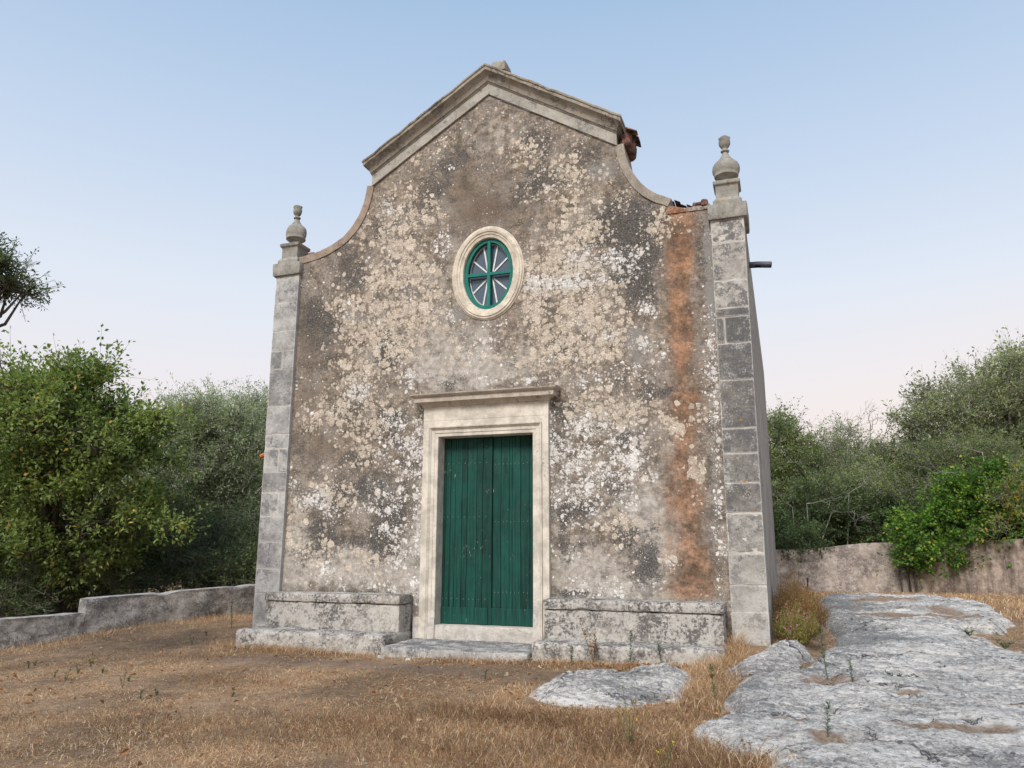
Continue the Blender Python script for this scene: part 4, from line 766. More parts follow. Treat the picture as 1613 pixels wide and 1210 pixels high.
# rear and right boundary walls
bw = wall_run([(2.4,12.3,1.0),(4.,12.75,.98),(4.8,12.85,1.02),(5.9,12.95,1.16),(6.7,13.,1.18),(6.93,13.0,1.1)], "boundary_wall", M_BACKW, .4, "", res=.1, amp=.05)
tag(bw, "rough pinkish plastered wall closing the yard behind the limestone pavement", "wall")
rw = wall_run([(6.95,13.6,1.15),(6.97,12.9,1.15),(8.2,12.3,1.18),(9.6,11.7,1.3),(12.5,10.6,1.45),(18,8.,1.5)], "boundary_wall", M_RWALL, .4, "", res=.1, seed=9, amp=.05)
tag(rw, "brown water-stained wall on the far right topped with green creeper", "wall")
# small wooden hatch frame leaning at the wall corner
t = thing("hatch_frame", (6.90, 12.65, float(G(6.9, 12.65))), "small dark wooden frame leaning in the corner of the rear wall", "frame")
b = MB()
for k, (x0, x1) in enumerate(((-.20,-.17),(.13,.16),(-.03,-.01))): b.box(x0, x1, -.03, .03, .02, .75)
o = b.build("upright", M_RUST, t); o.rotation_euler = (math.radians(-12), 0, 0)
b = MB(); b.box(-.22, .18, -.035, .035, .67, .70); o = b.build("top_rail", M_RUST, t); o.rotation_euler = (math.radians(-12), 0, 0)
b = MB(); b.tube([(4.34, 8.7, -.2), (4.33, 8.7, .12), (4.35, 8.71, .38)], .022, 6); o = b.build("iron_stake", M_RUST); tag(o, "short dark iron stake standing beyond the dry bushes beside the rock", "stake")
SLB = ['pale stone between the right bench and the middle of the flat rock', 'small pale stone behind the right part of the flat rock', 'pale stone at the back left edge of the flat rock', 'largest white stone lying at the left end of the doorstep', 'tiny white stone in the dirt just before the doorstep', 'tiniest white stone next to the others before the doorstep', "pale stone in the grass left of the flat rock's tip", 'pale stone between the flat rock and the end of the right bench']
for k, (x, y, s_) in enumerate(((2.02,-1.36,.10),(2.30,-1.2,.08),(1.62,-1.5,.09),(-.95,-1.08,.07),(-.55,-1.15,.04),(-.7,-1.22,.035),(.95,-1.75,.045),(3.02,-1.28,.06))):
    s_ = s_*.7; V, F = rough_box(x-s_, x+s_, y-s_*.7, y+s_*.7, float(G(x, y))-.03, float(G(x, y))+s_*.55, .012, s_*.3, .02, 200+k, 14.)
    o = mesh_np("stone", V, F, M_ROCK, None, True); color_attr(o, 'm1', np.zeros((len(V), 3)))
    tag(o, SLB[k], "stone", "loose stones in front of the chapel")
# ---------------------------------------------------------------- foliage
def leaves(C, D, size, asp, r, curl=.25, up=.75):
    """C centres (n,3), D main directions (n,3): one four-cornered leaf each"""
    n = len(C); D = D/(np.linalg.norm(D, axis=1)[:, None]+1e-9); R = r.normal(size=(n, 3))*.62+np.array([0, 0, up]); Sd = np.cross(D, R); Sd /= np.linalg.norm(Sd, axis=1)[:, None]+1e-9
    Nn = np.cross(Sd, D); L_ = (size*r.uniform(.6, 1.25, n))[:, None]; w = L_*asp
    V = np.stack([C, C+D*L_*.45+Sd*w*.5+Nn*L_*curl*.3, C+D*L_-Nn*L_*curl*.4, C+D*L_*.45-Sd*w*.5+Nn*L_*curl*.3], 1).reshape(-1, 3)
    return V, np.arange(4*n).reshape(-1, 4)
def tubes(A, B_, ra, rb, k=4, sag=0., r=None):
    """many thin straight-ish limbs at once"""
    n = len(A); d = B_-A; T = d/(np.linalg.norm(d, axis=1)[:, None]+1e-9); ref = np.where(np.abs(T[:, 2:3]) < .9, np.array([[0, 0, 1.]]), np.array([[1., 0, 0]]))
    X = np.cross(T, ref); X /= np.linalg.norm(X, axis=1)[:, None]+1e-9; Y = np.cross(T, X); th = np.arange(k)*2*PI/k; Mid = (A+B_)/2
    if r is not None: Mid = Mid+r.normal(size=(n, 3))*np.linalg.norm(d, axis=1)[:, None]*.09
    ra = np.broadcast_to(ra, n); rb = np.broadcast_to(rb, n); rings = []
    for P, q in ((A, ra), (Mid, (ra+rb)/2), (B_, rb)):
        rings.append(P[:, None]+q[:, None, None]*(np.cos(th)[None, :, None]*X[:, None]+np.sin(th)[None, :, None]*Y[:, None]))
    V = np.stack(rings, 1).reshape(-1, 3); F = []
    base = np.arange(n)[:, None]*3*k
    for j in range(2):
        for i in range(k):
            F.append(base+np.array([[j*k+i, j*k+(i+1) % k, (j+1)*k+(i+1) % k, (j+1)*k+i]]))
    return V, np.concatenate(F)
def tree(name, label, cat, base, ell, leafmat, barkmat, nclump, nspray, nleaf, size, asp=.5, seed=1, group=None, trunk=.16, shell=.55, clr=.42, spray=.32, wood=True, twigs=1.0, zmin=None, droop=.0, stray=.12, cutbox=None):
    r = np.random.default_rng(seed); E = np.array(ell, float); vol = (E[:, 3]*E[:, 4]*E[:, 5])**.8; pr = vol/vol.sum()
    z0 = float(G(base[0], base[1])); t = thing(name, (base[0], base[1], z0), label, cat, group)
    e = r.choice(len(E), nclump, p=pr); u = r.normal(size=(nclump, 3)); u /= np.linalg.norm(u, axis=1)[:, None]
    rad = r.uniform(shell, 1., nclump)**.6*(1+.18*r.normal(size=nclump)*(r.random(nclump) < .5)); CC = E[e, :3]+u*rad[:, None]*E[e, 3:]
    if zmin is not None: CC[:, 2] = np.maximum(CC[:, 2], zmin+r.uniform(0, .5, nclump))
    CC[:, 2] = np.maximum(CC[:, 2], z0+.15)
    ctr = np.average(E[:, :3], axis=0, weights=vol)
    # sprays around the clumps
    cl = np.repeat(np.arange(nclump), nspray); n = len(cl); cs = clr*r.uniform(.5, 1.35, nclump)
    O = CC[cl]+r.normal(size=(n, 3))*cs[cl][:, None]*np.array([1, 1, .7])*.75
    out = O-E[e[cl], :3]; out /= np.linalg.norm(out, axis=1)[:, None]+1e-9
    D = out*.7+r.normal(size=(n, 3))*.6+np.array([0, 0, .35-droop]); D /= np.linalg.norm(D, axis=1)[:, None]
    L_ = spray*r.uniform(.5, 1.4, n); far = r.random(n) < stray; L_ = np.where(far, L_*2.2, L_)
    Ee = O+D*L_[:, None]
    k = nleaf; tt = r.random((n, k))**.8; ax = r.normal(size=(n, k, 3))
    Cn = O[:, None]+D[:, None]*(tt*L_[:, None])[..., None]+ax*.02*(size/.06)
    Dl = D[:, None]*.6+ax*.7
    keepm = r.random((n, k)) < np.where(far, .75, 1.)[:, None]
    Cn = Cn[keepm]; Dl = Dl[keepm]
    ok = Cn[:, 2] > G(Cn[:, 0], Cn[:, 1])+.02
    if cutbox is not None: ok &= ~cutbox(Cn)
    Cn, Dl = Cn[ok], Dl[ok]
    V, F = leaves(Cn, Dl, size, asp, r); keep(mesh_np("crown", V, F, leafmat, None, False), t)
    if wood:
        # limbs: trunk -> hubs -> clumps -> sprays
        B0 = np.array([base[0], base[1], z0-.1]); top = np.array([ctr[0]*.5+base[0]*.5, ctr[1]*.5+base[1]*.5, z0+(ctr[2]-z0)*.45])
        tp = [B0, B0*.6+top*.4+np.array([.08, .05, 0]), top]; b = MB(); b.tube(np.array(tp), [trunk*1.15, trunk*.9, trunk*.75], 9)
        Vt = [np.concatenate(b.V)]; Ft4 = [np.array([f for f in b.F if len(f) == 4])]; off = len(Vt[0])
        H = E[:, :3]*.75+top*.25; a, q = tubes(np.repeat(top[None], len(H), 0), H, trunk*.62, trunk*.28, 6, r=r); Vt.append(a); Ft4.append(q+off); off += len(a)
        a, q = tubes(H[e], CC, trunk*.22, trunk*.07, 4, r=r); Vt.append(a); Ft4.append(q+off); off += len(a)
        m = r.random(n) < twigs; a, q = tubes(CC[cl][m], O[m], trunk*.05, .004, 3, r=r); Vt.append(a); Ft4.append(q+off); off += len(a)
        m = r.random(n) < min(1, twigs*1.3); a, q = tubes(O[m], Ee[m], .0045, .002, 3); Vt.append(a); Ft4.append(q+off); off += len(a)
        Vw = np.concatenate(Vt); Fw = np.concatenate(Ft4)
        if cutbox is not None:
            bad = cutbox(Vw); Fw = Fw[~bad[Fw].any(1)]
        keep(mesh_np("trunk", Vw, Fw, barkmat, None, True), t)
    return t
inchapel = lambda P: (P[:, 0] > -5.9) & (P[:, 0] < 3.95) & (P[:, 1] > -1.) & (P[:, 1] < 10.4)
tree("oak_tree", "broad green oak tree with some yellowing leaves left of the chapel behind the low parapet", "tree", (-11.91,4.07),
 [(-11.94,3.22,3.48,2.4,1.6,1.55),(-12.27,2.43,4.12,1.58,1.2,1.01),(-10.74,3.99,3.43,1.35,1.2,.9),(-11.5,3.79,1.6,2.22,1.5,1.33),(-13.84,2.85,2.18,1.77,1.6,2.51),(-12.54,3.3,.74,2.18,1.3,1.02),(-11.19,3.43,4.6,.8,.8,.55),(-12.46,2.79,4.95,.6,.6,.5),(-11.35,3.4,5.1,.35,.35,.5),(-12.9,2.6,5.2,.4,.4,.35)],
 L_OAK, M_BARK, 250, 26, 11, .11, .55, 11, "trees around the chapel yard", .17, .35, .30, .36, zmin=-.3, stray=.12)
tree("olive_tree", "tall grey-green olive tree between the oak and the chapel's left corner", "tree", (-12.36,9.32),
 [(-11.81,8.56,3.99,1.32,1.5,1.32),(-12.68,8.51,2.88,1.7,1.6,1.7),(-11.6,9.47,2.36,1.74,1.6,2.12),(-11.83,8.35,4.92,.94,1.,.66),(-13.49,8.42,4.43,.97,1.2,.87),(-11.23,9.63,4.51,.99,1.,1.18)],
 L_OLIVE, M_BARKG, 260, 26, 11, .10, .30, 12, "trees around the chapel yard", .15, .4, .36, .34, zmin=0., cutbox=inchapel)
tree("mastic_shrub", "dark evergreen undergrowth shrub behind the parapet left of the chapel", "shrub", (-11.17,6.49),
 [(-12.2,5.92,.71,1.15,1.2,.99),(-10.96,6.38,.75,1.31,1.2,1.1),(-9.51,6.98,.71,1.35,1.2,1.1),(-12.13,6.37,1.69,1.02,1.,1.02),(-8.4,7.4,.8,1.2,1.,1.2),(-13.3,4.2,.3,1.3,1.,.8),(-14.8,3.2,.2,1.3,1.,.8),(-11.6,4.8,.2,1.2,.9,.7),(-12.2,2.6,.0,1.,.8,.6)],
 L_DARK, M_BARKG, 240, 22, 10, .085, .5, 13, None, .05, .3, .34, .3, cutbox=inchapel)
tree("bramble_thicket", "low olive-green bramble thicket filling the foot of the olive tree behind the parapet", "shrub", (-10.,10.),
 [(-12.5,8.8,.4,1.4,1.,.8),(-10.5,9.6,.4,1.4,1.,.8),(-8.6,10.2,.5,1.4,1.,.9),(-6.9,8.8,.5,1.,1.,.9),(-14.5,7.6,.3,1.4,1.,.8)], L_MID, M_BARKG, 170, 20, 9, .09, .45, 47, None, .04, .3, .34, .3, cutbox=inchapel)
tree("oak_branch", "overhanging leafy oak bough entering at the upper left against the sky", "tree", (-5.75,-4.6),
 [(-4.30,-4.49,4.02,.42,.5,.24),(-4.76,-4.68,4.03,.8,.7,.42),(-3.99,-4.42,4.18,.20,.25,.11),(-4.06,-4.37,3.82,.26,.25,.12),(-5.6,-4.7,4.3,.9,.8,.6)],
 L_DARK, M_BARK, 150, 16, 11, .040, .45, 14, None, .13, .2, .15, .15, stray=.12)
tree("background_tree", "hazy mid-green tree seen through the gap between oak and olive", "tree", (-22.2,17.76),
 [(-20.63,17.45,3.4,2.4,2.5,2.2),(-25.91,15.62,3.2,4.47,3.,2.4),(-17.5,18.66,2.9,1.9,2.,2.1),(-20.,17.6,1.,4.,2.,1.5)], L_OLIVE, M_BARK, 170, 22, 8, .16, .5, 15, "trees around the chapel yard", .2, .4, .6, .5, zmin=0)
tree("evergreen_tree", "dense dark green tree directly behind the chapel's right corner", "tree", (3.89,19.33),
 [(4.08,18.38,4.13,.78,1.3,1.22),(4.63,19.09,3.74,1.13,1.4,1.13),(3.93,18.13,5.0,.49,.8,.67),(4.09,18.72,2.61,1.33,1.4,1.11),(2.9,18.7,3.6,1.1,1.2,1.8)],
 L_MID, M_BARKG, 170, 22, 10, .095, .5, 16, "trees around the chapel yard", .13, .4, .27, .3, stray=.22, zmin=.8, cutbox=inchapel)
tree("sparse_tree", "thin airy tree with sky showing through its twigs behind the rear wall", "tree", (5.62,21.02),
 [(5.93,20.1,4.14,1.15,1.2,1.04),(5.44,20.11,3.35,1.38,1.3,1.15),(6.2,20.02,4.93,.5,.6,.5),(5.11,20.01,4.74,.6,.7,.5)],
 L_SCRUB, M_BARKG, 130, 18, 6, .085, .5, 17, "trees around the chapel yard", .11, .3, .26, .34, stray=.34)
tree("thorny_tree", "ragged tree topped by bare forked twigs rising above the rear wall", "tree", (6.92,19.28),
 [(7.11,18.37,3.9,.85,1.,.75),(6.73,18.47,2.98,1.28,1.4,1.17),(7.83,19.34,3.23,.98,1.2,1.09)],
 L_MID, M_BARKG, 120, 18, 7, .085, .45, 18, "trees around the chapel yard", .11, .35, .26, .34, stray=.32)
tree("wild_olive_tree", "large scruffy grey-green tree at the far right rising highest above the wall", "tree", (9.71,19.16),
 [(10.09,18.03,5.33,1.85,1.8,1.44),(11.3,18.27,6.0,1.23,1.4,1.0),(8.88,17.75,4.72,1.23,1.4,1.03),(12.43,18.8,5.54,1.64,1.8,2.0),(9.19,18.12,3.52,1.85,1.6,1.23),(10.81,18.11,3.67,1.61,1.5,1.21),(8.34,17.43,5.2,.62,.7,.6),(11.04,17.04,6.3,.69,.7,.59),(9.69,16.72,5.6,.59,.7,.5)],
 L_SCRUB, M_BARKG, 430, 20, 6, .115, .45, 19, "trees around the chapel yard", .14, .35, .25, .34, stray=.34, twigs=1.)
tree("mastic_hedge", "very dark dense hedge spilling over the rear wall right of the chapel", "hedge", (5.53,15.70),
 [(4.18,14.92,1.37,1.05,.8,.72),(5.29,15.45,1.65,1.15,.9,.81),(6.39,15.81,1.75,1.15,.9,.77),(7.29,16.15,1.66,.77,.8,.58),(4.34,13.2,.82,.55,.5,.26),(5.0,15.2,2.3,1.2,.7,.6),(3.2,14.4,1.3,.9,.8,.8)],
 L_DARK, M_BARK, 200, 24, 11, .08, .55, 20, None, .05, .3, .28, .22, zmin=.9, cutbox=inchapel)
tree("ivy_creeper", "bright green ivy creeper tumbling over the corner of the two rear walls", "creeper", (8.0,13.35),
 [(7.67,12.99,1.2,.85,.6,.62),(8.56,13.0,1.71,.9,.7,.73),(9.47,12.98,2.0,.78,.7,.68),(8.45,13.1,2.3,.6,.5,.55),(9.9,12.2,1.8,.7,.5,.5),(9.2,12.6,2.6,.5,.5,.5),(7.3,12.6,1.05,.5,.22,.35),(7.75,12.35,.85,.42,.2,.38),(8.0,12.15,.5,.26,.14,.3),(7.1,12.6,.8,.3,.15,.25),(9.0,12.25,1.35,.8,.3,.22),(9.7,11.95,1.45,.7,.3,.22)],
 L_IVY, M_BARK, 190, 24, 10, .085, .8, 21, None, .05, .3, .24, .24, zmin=.2, stray=.2)
tree("yellow_shrub", "yellowing leafy shrub above the right-hand wall at the picture's edge", "shrub", (9.8,12.7),
 [(9.2,12.0,2.2,.45,.4,.36),(9.8,12.0,2.2,.6,.5,.6),(9.3,11.75,1.45,.7,.25,.14)], L_YEL, M_BARKG, 42, 18, 8, .075, .6, 22, None, .04, .35, .24, .25, zmin=1.25)
# bare forked twigs and lichened dead limbs
def bough(r, p, d, L_, rad, depth, out):
    q = p+d*L_; out.append((p, q, rad, rad*.6))
    if depth == 0: return
    for _ in range(2 if r.random() < .7 else 3):
        nd = d+r.normal(size=3)*.45; nd /= np.linalg.norm(nd); bough(r, q, nd, L_*r.uniform(.55, .85), rad*.6, depth-1, out)
def dead(name, label, base, dirs, L_, rad, depth, seed):
    r = np.random.default_rng(seed); out = []; z0 = float(G(base[0], base[1])); t = thing(name, (base[0], base[1], z0), label, "tree")
    for (p, d) in dirs: d = np.array(d, float); bough(r, np.array(p, float), d/np.linalg.norm(d), L_, rad, depth, out)
    p0 = np.array([base[0], base[1], z0]); 
    for (p, d) in dirs: out.append((p0, np.array(p, float), rad*1.6, rad))
    A = np.array([o[0] for o in out]); B_ = np.array([o[1] for o in out]); V, F = tubes(A, B_, np.array([o[2] for o in out]), np.array([o[3] for o in out]), 5, r=r)
    keep(mesh_np("branches", V, F, M_BARKG, None, True), t); return t
tree("scrub_thicket", "olive-green thicket filling the middle of the rear wall below the bare forked tree top", "shrub", (6.9,16.9),
 [(6.2,16.6,2.5,1.2,.9,.9),(7.4,16.8,2.7,1.2,.9,1.0),(8.4,16.4,3.1,1.1,.9,1.0),(5.3,16.6,2.6,1.,.8,.8),(9.6,16.,3.3,1.3,.9,1.1)], L_MID, M_BARKG, 170, 22, 9, .085, .45, 41, None, .07, .35, .34, .3, zmin=1.2, stray=.16)
dead("dead_tree", "leafless grey forked tree top standing out against the pale sky behind the rear wall", (6.9,18.6), [((6.95,18.3,4.3), (-.1,0,1)), ((7.15,18.35,4.2), (.35,0,1)), ((6.7,18.3,4.1), (-.35,0,1))], .62, .024, 4, 31)
dead("dead_branches", "grey lichened dead limbs curving out over the dark hedge near the chapel", (4.6,14.9), [((4.2,14.3,2.2), (-.3,-.3,.2)), ((4.6,14.3,2.3), (.9,-.3,.15)), ((5.3,14.6,2.1), (.9,-.2,-.1)), ((5.8,14.8,2.6), (.5,-.3,.3))], .42, .015, 4, 32)
dead("dead_branches", "pale dead limbs sticking out of the green creeper at the far right", (9.3,13.6), [((8.4,13.0,2.9), (-1,-.3,.2)), ((9.0,12.9,2.5), (.9,-.3,.4)), ((8.2,13.4,2.9), (-1,-.3,-.2)), ((9.5,12.5,2.2), (.3,-.4,-.6)), ((9.2,14.,3.6), (-.9,-.3,.3))], .4, .013, 4, 33)
# far woodland that closes the horizon
r = np.random.default_rng(44); n = 70000; a = r.uniform(-1.9, 1.3, n); R = r.uniform(42, 62, n); x = 4+R*np.sin(a); y = -10+R*np.cos(a)
hh = 3.2+1.4*noise3(x*.13, y*.13, 0, 9)+.8*noise3(x*.5, y*.5, 0, 10); z = -.3+hh*r.random(n)**.6
V, F = leaves(np.stack([x, y, z], -1), r.normal(size=(n, 3)), .55, .7, r); fw = mesh_np("woodland", V, F, L_MID); tag(fw, "distant band of trees closing the horizon", "woodland", kind="stuff")
# ---------------------------------------------------------------- dry grass
def blades(n, x, y, h, r, wid=.004, lean=.6, dirx=None):
    z = rock_z_fast(x, y); th = r.uniform(0, 2*PI, n); d = np.stack([np.cos(th), np.sin(th)], -1); ln = r.uniform(.3, 1., n)*lean*h
    w = np.stack([-d[:, 1], d[:, 0]], -1)*(wid*r.uniform(.5, 1.2, n))[:, None]; ph = r.uniform(0, 2*PI, n); w = np.stack([np.cos(ph), np.sin(ph)], -1)*(wid*r.uniform(.5, 1.2, n))[:, None]
    b0 = np.stack([x, y, z-.005], -1); m = b0+np.concatenate([d*(ln*.35)[:, None], (h*.6)[:, None]], 1); tp = b0+np.concatenate([d*ln[:, None], (h*r.uniform(.55, 1., n))[:, None]], 1); w3 = np.concatenate([w, np.zeros((n, 1))], 1)
    V = np.stack([b0-w3, b0+w3, m+w3*.7, m-w3*.7, tp], 1).reshape(-1, 3); i = np.arange(n)[:, None]*5
    return V, [i+np.array([[0, 1, 2, 3]]), i+np.array([[3, 2, 4]])]
def rock_z_fast(x, y): return G(x, y)-.006
def mask_out(x, y):                                              # where no grass grows
    s = sdist(x, y, BIG) > .03; s |= sdist(x, y, MID) > .02; s |= sdist(x, y, SML) > .03
    s |= (np.abs(x) < 3.75) & (y > -.07); s |= (x > -3.33) & (x < -1.05) & (y > -.86); s |= (x > .95) & (x < 3.2) & (y > -.86); s |= (np.abs(x) < 1.05) & (y > -.96)
    s |= (x < -5.2) & (y > (x+5.4)*1.86+2.35) & (y > -2.5); s |= (x < -7.4); s |= (x < -3.75) & (x > -5.3) & (y > 1.95)
    return s
r = np.random.default_rng(5); n = 760000
# density falls with distance from the camera
rr = r.uniform(3.6, 15.5, n); aa = r.uniform(-1.1, .45, n); x = 3.93+rr*np.sin(aa); y = -10.19+rr*np.cos(aa)
dens = .40+.75*np.clip(fbm(x*1.6, y*1.6, 0, 4, 77)*1.2+.55, 0, 1)-.75*np.clip(bare_at(x, y), 0, 1)
k = (~mask_out(x, y)) & (r.random(n) < dens); x, y = x[k], y[k]; n = len(x)
tall = np.clip(fbm(x*1.1, y*1.1, 3, 3, 78)+.35, 0, 1); h = .012+.020*r.random(n)+.030*tall*r.random(n)**2
h = h*(1+.35*np.exp(-((x-2.9)**2+(y+4.0)**2)/1.6))
V, F = blades(n, x, y, h, r, .0024, 4.0); o = mesh_np("dry_grass", V, F, L_GRASS); tag(o, "short sun-dried brown grass matting the yard before the chapel", "grass", kind="stuff")
# longer tufts along the walls, the step, between the rocks and in the foreground
spots = [(3.2,-1.1,.16,.3,.20,1400),(3.05,-1.7,.22,.45,.17,2600),(3.2,-2.4,.12,.35,.15,1400),(3.32,-.75,.08,.2,.25,700),(3.28,-.25,.05,.1,.3,250),(-2.6,-.98,.35,.07,.14,1300),(-1.9,-1.0,.5,.06,.10,900),(-3.45,-.9,.12,.2,.12,500),(.4,-1.08,.45,.06,.09,1100),(1.3,-1.0,.4,.07,.11,900),(2.2,-1.0,.6,.06,.10,1300),(3.0,-3.6,.3,.4,.10,3000),(2.6,-4.2,.7,.5,.09,5200),(3.5,-4.6,.22,.25,.11,1600),(3.85,-4.7,.2,.12,.13,500),(1.6,-4.0,.9,.5,.07,5200),(2.2,-3.25,.5,.12,.10,1500),(1.3,-2.7,.12,.3,.10,500),(-.5,-5.,1.2,.5,.06,5500),(-5.6,1.4,.3,.6,.14,1200),(-6.4,-.2,.25,.6,.12,1200),(-6.9,-1.8,.25,.8,.12,1200),(3.5,-4.4,.15,.1,.14,400),
 (5.0,-3.72,.32,.05,.06,500),(5.45,-3.85,.2,.05,.07,400),(3.95,-3.5,.12,.03,.04,200),(5.3,3.0,.35,.3,.06,700),(6.0,2.6,.4,.25,.06,700),(7.6,2.5,1.,1.4,.05,2500),(8.2,6.5,1.,2.,.12,5200),(7.5,9.6,1.2,1.0,.10,4200),(9.6,9.,1.,1.5,.13,4200),(6.,11.8,1.4,.5,.10,3000),(4.6,12.,.6,.4,.12,1200),(8.,11.5,1.2,.5,.12,3200),(4.4,10.2,.25,1.,.14,900),(4.05,-4.3,.1,.06,.06,150)]
Vs = []; F4 = []; F3 = []; off = 0
for (cx, cy, sx_, sy_, hh, n) in spots:
    x = cx+r.normal(size=n)*sx_; y = cy+r.normal(size=n)*sy_; onrock = cx > 3.8 and sdist(np.array([cx]), np.array([cy]), BIG)[0] > 0
    inb = ((x > -3.33) & (x < -1.05) & (y > -.88)) | ((x > .95) & (x < 3.2) & (y > -.88)) | ((np.abs(x) < 1.05) & (y > -.97)) | ((np.abs(x) < 3.7) & (y > -.06))
    k = ~inb if onrock else ~inb & (sdist(x, y, BIG) < .06) & (sdist(x, y, SML) < .05); x, y = x[k], y[k]; n = len(x); h = hh*(.35+.75*r.random(n))
    V, Fq = blades(n, x, y, h, r, .0022 if cy < 5 else .006, 1.3)
    if onrock: V[:, 2] += .075
    Vs.append(V); F4.append(Fq[0]+off); F3.append(Fq[1]+off); off += len(V)
o = mesh_np("grass_tufts", np.concatenate(Vs), [np.concatenate(F4), np.concatenate(F3)], L_GRASS); tag(o, "taller straw-coloured tufts along the benches, rocks and walls", "grass", kind="stuff")
dspots = [(2.2,-3.65,.45,.22,.13,3200),(1.3,-3.5,.4,.2,.11,2200),(2.9,-4.25,.35,.25,.15,2800),(3.45,-4.55,.2,.18,.17,1500),(.6,-4.2,.5,.25,.10,2600),(-.4,-4.7,.7,.25,.09,2600),(1.7,-4.75,.6,.25,.13,3200),(3.15,-2.95,.12,.35,.12,1200),(2.75,-3.2,.25,.15,.12,1300),(-2.6,-5.,.8,.3,.07,2600),(-1.9,-2.9,.5,.15,.06,1600),(-3.4,-1.6,.5,.12,.06,1200),(3.3,-.55,.06,.2,.24,500)]
Vs = []; F4 = []; F3 = []; off = 0
for (cx, cy, sx_, sy_, hh, n) in dspots:
    x = cx+r.normal(size=n)*sx_; y = cy+r.normal(size=n)*sy_; k = (sdist(x, y, BIG) < .04) & (sdist(x, y, SML) < .03) & ~((y > -.9) & (x < 3.2)) & ~((x < 3.72) & (y > -.06)); x, y = x[k], y[k]; n = len(x)
    V, Fq = blades(n, x, y, hh*(.25+.85*r.random(n)), r, .0022, 1.5); Vs.append(V); F4.append(Fq[0]+off); F3.append(Fq[1]+off); off += len(V)
o = mesh_np("brown_tufts", np.concatenate(Vs), [np.concatenate(F4), np.concatenate(F3)], L_GRASSD); tag(o, "darker reddish-brown tufts of dead grass in the foreground", "grass", kind="stuff")
# fallen leaves
n = 900; x = r.uniform(-6.5, 4., n); y = -6.5+6.4*r.random(n)**.8; cl_ = r.random(n) < .45
x[cl_] = r.normal(2.9, .9, cl_.sum()); y[cl_] = np.where(r.random(cl_.sum()) < .4, r.normal(-1.05, .05, cl_.sum()), r.normal(-3., .9, cl_.sum())); k = ~mask_out(x, y) & (y < -.9); x, y = x[k], y[k]
P = np.stack([x, y, G(x, y)+r.uniform(.02, .045, len(x))], -1); D = r.normal(size=P.shape)*np.array([1, 1, .35]); V, F = leaves(P, D, .055, .6, r, .6); o = mesh_np("fallen_leaves", V, F, L_FALL); tag(o, "curled brown fallen leaves scattered over the dry grass", "leaves", kind="stuff")
# ---------------------------------------------------------------- single weeds
def weed(x, y, h, kind, label, group=None, seed=0):
    r = np.random.default_rng(900+seed); z = float(rock_z(x, y)[0]) if np.ndim(rock_z(x, y)) else float(rock_z(x, y)); t = thing("weed_plant", (x, y, z), label, "weed", group)
    b = MB(); stems = []; ns = {'spike': 1, 'small': 2, 'tall': 1, 'dry': 5, 'tuft': 7, 'flower': 5, 'twiggy': 12}[kind]
    for s in range(ns):
        a = r.uniform(0, 2*PI); sp = {'spike': .08, 'small': .25, 'tall': .12, 'dry': .28, 'tuft': .9, 'flower': .3, 'twiggy': 1.0}[kind]
        L_ = h*(1 if s == 0 else r.uniform(.5, .9)); q = np.linspace(0, 1, 6)[:, None]; tip = np.array([math.cos(a)*sp, math.sin(a)*sp, 1.])*L_; pts = np.array([[0, 0, -.01]])+q*tip*np.array([1, 1, 1])+np.array([[math.cos(a), math.sin(a), 0]])*(q**2)*sp*.2*L_+r.normal(size=(6, 3))*.01*L_*q
        b.tube(pts, np.linspace(max(.0028, h*.011), .0012, 6), 5); stems.append(pts)
    b.build("stem", M_STEM if kind in ('dry', 'twiggy') else M_GSTEM, t)
    C = []; D = []
    nl = {'spike': int(90+h*120), 'small': 26, 'tall': int(60+h*160), 'dry': 24, 'tuft': 16, 'flower': 16, 'twiggy': 14}[kind]
    for pts in stems:
        q = r.random(nl)**(.8)*(1 if kind != 'dry' else 1); q = .12+.88*q if kind != 'dry' else .35+.65*q; idx = q*5; i0 = np.minimum(idx.astype(int), 4); fr_ = (idx-i0)[:, None]; C.append(pts[i0]*(1-fr_)+pts[i0+1]*fr_)
        a = r.uniform(0, 2*PI, nl); D.append(np.stack([np.cos(a), np.sin(a), r.uniform(.3, 1.2, nl)], -1))
    C = np.concatenate(C); D = np.concatenate(D); size = {'spike': .026+h*.03, 'small': .022, 'tall': .036, 'dry': .035, 'tuft': .03, 'flower': .02, 'twiggy': .02}[kind]; asp = {'spike': .16, 'small': .25, 'tall': .15, 'dry': .5, 'tuft': .25, 'flower': .2, 'twiggy': .4}[kind]
    V, F = leaves(C, D, size, asp, r); mesh_np("leaves", V, F, L_DRY if kind in ('dry', 'twiggy') else (L_BUSHG if kind == 'flower' else L_WEED), t)
    if kind == 'flower':
        for pts in stems:
            P = pts[-1][None]+r.normal(size=(7, 3))*.006; V, F = leaves(P, r.normal(size=(7, 3)), .009, .8, r); mesh_np("flower", V, F, L_YFL, t)
    return t
GW = "weeds sprouting in the chapel yard"
WL = ['small weed sprig in the left-hand grass left of its taller neighbour in the middle row', 'slim weed shoot just left of the middle of the left-hand grass, leaning from the straw', 'low weed shoot second from the left in the lower row of the left-hand grass', 'tiny pale weed sprig third from the left in the lower left-hand grass', 'tiny weed sprig at the right end of the upper row in the left-hand grass', 'small weed sprig immediately right of the bushiest weed in the left-hand grass', 'weed sprig lowest of those in the grass below the bushiest weed', 'weed sprig just right of and above the lowest one in the left-hand grass', 'short weed shoot in pale grass halfway between parapet and left bench step', "tiny weed sprig closest to the parapet's right half in the pale grass", 'lone weed shoot in the grass below the left end of the left bench', "leftmost weed sprig of all near the picture's left edge", "second weed sprig from the picture's left edge, close beside the leftmost one"]
